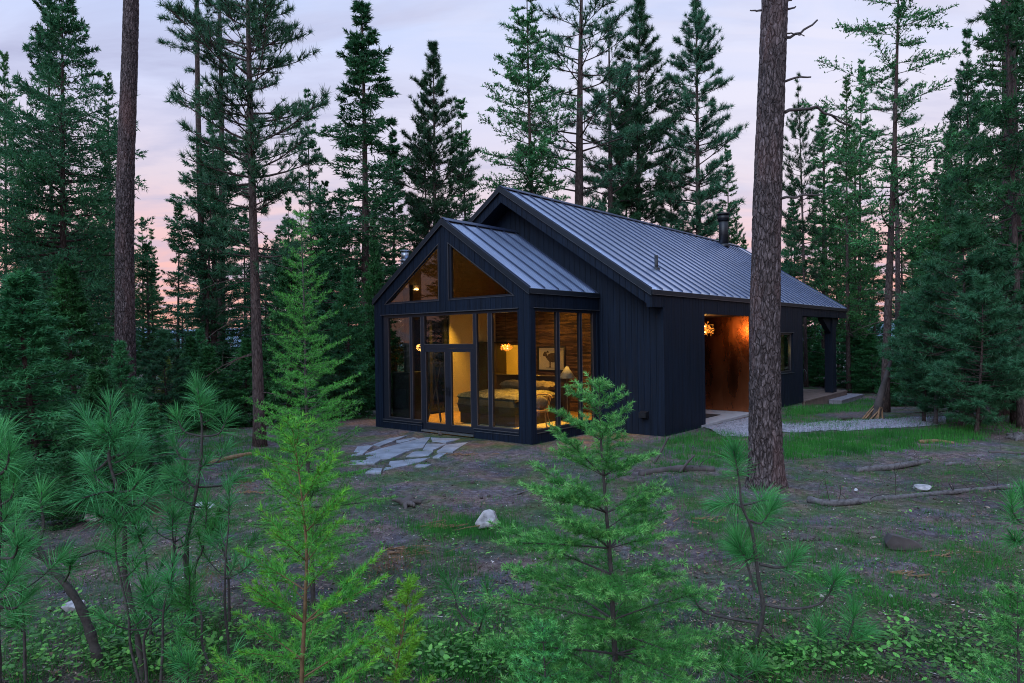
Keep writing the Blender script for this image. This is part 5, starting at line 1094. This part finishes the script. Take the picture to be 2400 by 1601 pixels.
# splintered wood, cut block, stumps
def splinters(px, py, n, L, label, seed, m='split', spread=1.0, name='wood_splinters'):
    p = gp(px, py); r_ = np.random.default_rng(seed); g = Geo()
    for i in range(n):
        a = r_.normal(0, .55); d = np.array([math.cos(a), math.sin(a), abs(r_.normal(.08, .12))]); c = np.array([r_.normal(0, .16) * spread, r_.normal(0, .07) * spread, .015]); l = L * .75 * r_.uniform(.2, 1); s = unit(np.cross(d, [0, 0, 1])) * r_.uniform(.004, .012); u = np.array([0, 0, r_.uniform(.004, .012)])
        A, B = c - d * l / 2, c + d * l / 2; g.hexa([A - s, A - s + u, A + s, A + s + u, B - s * .4, B - s * .4 + u, B + s * .4, B + s * .4 + u])
    return tag(link(name, g.mesh(name, False, True), M[m], None, (p[0], p[1], p[2])), label, 'splintered wood')
splinters(1025, 1210, 34, .34, 'orange splinters of rotten wood left of the pale boulder', 1); splinters(940, 1268, 30, .34, 'orange broken wood strip right of the lime larch', 2, spread=1.3); splinters(1065, 1045, 20, .32, 'rusty wood scraps beside the patio', 3, spread=1.3); splinters(2190, 1275, 14, .22, 'pale split chips right of the cut log block', 4); splinters(2110, 1320, 18, .2, 'pale split chips below the cut log block', 5); splinters(1622, 1195, 18, .2, 'rusty wood scraps left of the open young pine', 6); splinters(575, 1132, 18, .25, 'orange wood scraps left of the feathery larch', 7)
splinters(1050, 1212, 1, .4, 'upright pale splinter beside the pale boulder', 8)
p = gp(2072, 1256); bm = bmesh.new(); r_ = np.random.default_rng(23)
for x in (-1, -.4, .3, 1):
    for y in (-1, 1):
        for z in (0, .5, 1): bm.verts.new((x * (.165 if z < 1 else .13) + r_.normal(0, .012), y * .085 + r_.normal(0, .012), z * .125 * (1 - .22 * x) + r_.normal(0, .008) - .01))
bmesh.ops.convex_hull(bm, input=bm.verts); bmesh.ops.delete(bm, geom=[v for v in bm.verts if not v.link_faces], context='VERTS'); bmesh.ops.bevel(bm, geom=bm.edges[:], offset=.004, segments=1, affect='EDGES')
me = bpy.data.meshes.new('log_block'); bm.to_mesh(me); bm.free(); o = link('log_block', me, M['darkdead'], None, p); o.rotation_euler = (0, 0, -.25); tag(o, 'dark rough cut log block lying in the clearing at the right', 'log')
def stump(px, py, w, label, seed, m='darkdead'):
    p = gp(px, py); r_ = np.random.default_rng(seed); s = w / 1543 * p[1]; g = Geo()
    for i in range(7):
        a = r_.uniform(0, 6.28); d = np.array([math.cos(a), math.sin(a), r_.uniform(.1, .9)]); t = np.linspace(0, 1, 6)[:, None]; B = d * s * .55 * t + np.array([0, 0, -.25 * s]) * t * t + r_.normal(0, .03 * s, (6, 3)); g.tube(B, np.linspace(.16, .05, 6) * s, 7)
    g.blob((0, 0, s * .1), (s * .28, s * .25, s * .22), r_, 2, .2); return tag(link('stump', g.mesh('stump', True), M[m], None, (p[0], p[1], p[2])), label, 'stump')
stump(935, 1160, 62, 'charred root stump lying right of the feathery larch', 1); stump(2338, 1010, 50, 'grey broken root stump at the right edge', 2, 'deadwood'); stump(1845, 1240, 46, 'low dark rotten stump right of the open young pine', 3); stump(860, 1400, 40, 'small dark stump behind the lower lime larch', 4); stump(905, 1394, 40, 'dark root clod beside the small dark stump', 5)
# leaning snag: a broken trunk with a split foot
p = gp(2010, 962); t = empty('broken_snag', p, 'broken leaning tree snag with pale split wood at its foot', 'dead tree'); Y = p[1]
Q = np.array([at(x, y, Y) for x, y in [(2008, 968), (2020, 915), (2036, 860), (2052, 805)]]) - p; g = Geo(); g.tube(spline(Q, 12), np.linspace(.15, .025, 12), 9); link('trunk', g.mesh('trunk', True), M['darkdead'], t)
g = Geo(); r_ = np.random.default_rng(3)
for i in range(16):
    a = r_.uniform(-.2, .2); b0 = np.array([r_.normal(0, .14), r_.normal(-.05, .1), -.05]); e = Q[1] * r_.uniform(.5, 1.35) + r_.normal(0, .05, 3); g.tube([b0, (b0 + e) / 2, e], [.03, .025, .006], 4)
link('split_wood', g.mesh('split_wood'), M['split'], t)
for P in ([(2148, 975), (2150, 900), (2152, 830)], [(2228, 972), (2200, 900), (2165, 850)], [(2254, 970), (2256, 880), (2254, 800)], [(2236, 970), (2215, 880), (2218, 780)]):
    b = gp(*P[0]); Q = np.array([at(x, y, b[1]) for x, y in P]) - b; root = empty('young_trunk', b, 'thin bare young stem standing in the right pine clump', 'tree', 'thin stems in the right pine clump'); g = Geo(); g.tube(spline(Q, 10), np.linspace(.06, .03, 10), 8); link('stem', g.mesh('stem', True), M['deadwood'], root)
# a pale shed far off between the trunks
t = empty('shed', at(1986, 838, 58), 'pale shed far away between the trunks right of the porch', 'shed'); t.location.z = float(gh(t.location.x, t.location.y))
zb = at(1986, 838, 58)[2] - t.location.z; g = Geo(); g.box(-.42, 2.6, 0, 3, 0, zb + 1.5); link('wall', g.mesh('wall', False, True), M['rockwhite'], t); g = Geo(); g.prism([(-.6, zb + 1.5), (2.8, zb + 1.5), (1.1, zb + 2.3)], lambda a, b, k: (a, -.1 + 3.2 * k, b)); link('roof', g.mesh('roof', False, True), M['steel'], t)
# ------------------------------------------------------------------ grass, leafy ground cover, litter
def gpv(px, py):
    k = 2400 / 2351.0; px, py = np.asarray(px, float), np.asarray(py, float)
    d = F3[None] + R3[None] * ((px * k - 1200) / FPX)[:, None] + U3[None] * ((800.5 - py * k) / FPX)[:, None]; t = -CAMZ / d[:, 2]
    for _ in range(5): t = (ghr(d[:, 0] * t, d[:, 1] * t) - CAMZ) / d[:, 2]
    return d * t[:, None] + [0, 0, CAMZ]
grg = np.random.default_rng(2024)
def inpoly(x, y, P):
    r = np.zeros(len(x), bool); j = len(P) - 1
    for i in range(len(P)):
        xi, yi = P[i]; xj, yj = P[j]; r ^= ((yi > y) != (yj > y)) & (x < (xj - xi) * (y - yi) / (yj - yi + 1e-9) + xi); j = i
    return r
def scatter(P, n):
    P = np.array(P, float); lo, hi = P.min(0), P.max(0); x = grg.uniform(lo[0], hi[0], n * 3); y = grg.uniform(lo[1], hi[1], n * 3); m = inpoly(x, y, P); return x[m][:n], y[m][:n]
def blades(B, h, w, lean=.35):
    n = len(B); a = grg.uniform(0, 6.28, n); hx = np.stack([np.cos(a), np.sin(a), np.zeros(n)], 1); b = grg.uniform(0, 6.28, n); ln = np.stack([np.cos(b), np.sin(b), np.zeros(n)], 1) * (grg.uniform(.1, 1, n) * lean)[:, None]; h = h * grg.uniform(.5, 1.2, n)
    return np.stack([B - hx * w / 2, B + hx * w / 2, B + (ln + [0, 0, 1]) * h[:, None]], 1)
G = Geo()
def off_house(B):
    u, v = uv(B[:, 0], B[:, 1]); ins = ((u > -.06) & (u < UW) & (v > -.06) & (v < WA + .06)) | ((u > UW - .06) & (u < UD + .05) & (v > VR - .06) & (v < VL)) | ((u > UD) & (u < 20.4) & (v > -2.5) & (v < 7.6)); return ~ins
def patch(P, n, h, w, lean=.35, clump=0, cn=14, cr=.05):
    x, y = scatter(P, n); B = gpv(x, y)
    if clump: c = B[grg.integers(0, len(B), clump)]; c = np.repeat(c, cn, 0); B = c + grg.normal(0, 1, c.shape) * [cr, cr, 0]; B[:, 2] = ghr(B[:, 0], B[:, 1])
    B = B + grg.normal(0, 1, B.shape) * [.13, .13, 0] * (0 if clump else 1); nz = np.sin(B[:, 0] * 3.1 + np.sin(B[:, 1] * 2.3) * 2) * np.sin(B[:, 1] * 3.7 + np.sin(B[:, 0] * 1.9) * 2) + .6 * np.sin(B[:, 0] * 8 + B[:, 1] * 5); B = B[(nz + grg.normal(0, .5, len(B)) > -.45)]; B[:, 2] = ghr(B[:, 0], B[:, 1])
    B = B[off_house(B)]; G.tris(blades(B - [0, 0, .01], h, w, lean))
patch([(1800, 1000), (2240, 985), (2260, 1012), (2000, 1040), (1800, 1058)], 15000, .17, .010)
patch([(1520, 1015), (1610, 990), (1720, 1000), (1720, 1060), (1560, 1075)], 7000, .15, .009)
patch([(1800, 935), (1985, 915), (2060, 925), (1990, 945), (1880, 950), (1800, 968)], 7000, .14, .012); patch([(1800, 960), (1990, 966), (1960, 985), (1810, 985)], 2500, .12, .012)
patch([(1990, 960), (2351, 955), (2351, 1000), (2220, 985), (2000, 975)], 3500, .12, .012)
patch([(1230, 1022), (1560, 1000), (1560, 1085), (1230, 1085)], 2600, .10, .007, clump=190, cn=16, cr=.10)
patch([(900, 1205), (960, 1185), (1110, 1180), (1190, 1210), (1180, 1240), (1000, 1235)], 4200, .11, .006); patch([(530, 1040), (720, 1020), (760, 1060), (640, 1110), (520, 1110)], 5000, .10, .008); patch([(400, 1000), (560, 985), (600, 1040), (420, 1060)], 3000, .12, .010)
full = [(250, 1060), (880, 1030), (1600, 1060), (2351, 1030), (2351, 1568), (0, 1568), (0, 1250)]
patch(full, 4000, .09, .0048, .6, clump=2600, cn=17, cr=.055); patch(full, 30000, .055, .0042, .8)
for P in ([(380, 1060), (900, 1060), (900, 1200), (560, 1250), (380, 1200)], [(1100, 1180), (1500, 1150), (1520, 1260), (1150, 1280)], [(900, 1400), (1300, 1420), (1350, 1568), (850, 1568)], [(1560, 1140), (1760, 1150), (1760, 1290), (1560, 1280)], [(1780, 1280), (2351, 1240), (2351, 1420), (1850, 1440)], [(1250, 1040), (1700, 1060), (1700, 1140), (1300, 1150)]): patch(P, 1800, .10, .005, .6, clump=330, cn=18, cr=.07)
patch([(930, 1260), (1080, 1270), (1090, 1330), (940, 1330)], 900, .12, .005, clump=60, cn=16); patch([(1900, 1190), (2351, 1170), (2351, 1300), (1950, 1290)], 1500, .09, .005, clump=150, cn=15, cr=.06); patch([(1800, 1060), (2300, 1040), (2340, 1110), (1900, 1120)], 1500, .07, .006, clump=120, cn=14, cr=.08)
patch([(0, 1440), (700, 1420), (1300, 1480), (2351, 1480), (2351, 1568), (0, 1568)], 9000, .15, .0045, .8)
patch([(700, 1050), (760, 1000), (900, 985), (1090, 1000), (1060, 1060), (900, 1100), (740, 1100)], 900, .06, .004, .7, clump=70, cn=10, cr=.04)
tag(link('grass', G.mesh('grass'), M['grass']), 'green grass growing in patches over the clearing', kind='stuff')
def leafy(P, n, name, h, s, m, k=9):
    if m == 'leaf': leafy(P, int(n * .4), name, h * 1.15, s * 1.1, 'leaflight', k)
    x, y = scatter(P, n); B = gpv(x, y); g = Geo(); st = Geo(); r = grg
    for b in B:
        for j in range(r.integers(3, k)):
            a = r.uniform(0, 6.28); q = b + np.array([r.normal(0, .05), r.normal(0, .05), h * r.uniform(.2, 1)]); d = np.array([math.cos(a), math.sin(a), r.normal(.1, .35)]); d /= np.linalg.norm(d); c = np.cross(d, [0, 0, 1]); l = s * r.uniform(.5, 1.7); w = l * r.uniform(.2, .42)
            V = [q, q + d * l * .35 + c * w, q + d * l * .75 + c * w * .8, q + d * l, q + d * l * .75 - c * w * .8, q + d * l * .35 - c * w]; g.add(V, None, [(0, 1, 2), (0, 2, 3), (0, 3, 4), (0, 4, 5)])
    tag(link(name, g.mesh(name), M[m]), None, kind='stuff')
leafy([(0, 1430), (420, 1400), (650, 1450), (1300, 1500), (1300, 1568), (0, 1568)], 420, 'ground_cover', .15, .034, 'leaf'); leafy([(1700, 1490), (2000, 1440), (2351, 1450), (2351, 1568), (1700, 1568)], 230, 'ground_cover', .14, .034, 'leaf'); leafy([(880, 1380), (1250, 1400), (1250, 1520), (900, 1520)], 90, 'ground_cover', .10, .03, 'leaf'); leafy(full, 700, 'ground_cover', .04, .03, 'leaf', 6)
def litter():
    g = Geo(); x, y = scatter(full, 42000); B = gpv(x, y) + [0, 0, .006]; n = len(B); a = grg.uniform(0, 6.28, n); d = np.stack([np.cos(a), np.sin(a), grg.normal(0, .15, n)], 1); l = grg.uniform(.008, .045, n) * np.where(grg.random(n) < .12, 2.2, 1); c = np.stack([-d[:, 1], d[:, 0], grg.normal(0, .3, n)], 1) * (grg.uniform(.002, .010, n))[:, None]
    g.tris(np.stack([B - d * l[:, None] / 2 - c, B - d * l[:, None] / 2 + c, B + d * l[:, None] / 2], 1)); x, y = scatter(full, 5200); B = gpv(x, y)
    for b in B: r = grg.uniform(.006, .018); V = b + grg.normal(0, 1, (5, 3)) * r * [1, 1, .6] + [0, 0, r * .4]; g.add(V, None, [(0, 1, 2), (0, 2, 3), (0, 3, 1), (1, 2, 4), (2, 3, 4), (3, 1, 4)])
    tag(link('litter', g.mesh('litter'), M['litter']), None, kind='stuff')
litter()
G = Geo()                                            # rust red fallen needles in small drifts
for P in ([(320, 1155), (385, 1150), (390, 1185), (330, 1190)], [(470, 1270), (560, 1290), (540, 1380), (480, 1350)], [(840, 1290), (930, 1270), (930, 1310), (850, 1330)], [(545, 1100), (600, 1095), (600, 1120), (550, 1125)]): patch(P, 800, .06, .004, 1.6)
tag(link('dead_needles', G.mesh('dead_needles'), M['rust']), None, kind='stuff')
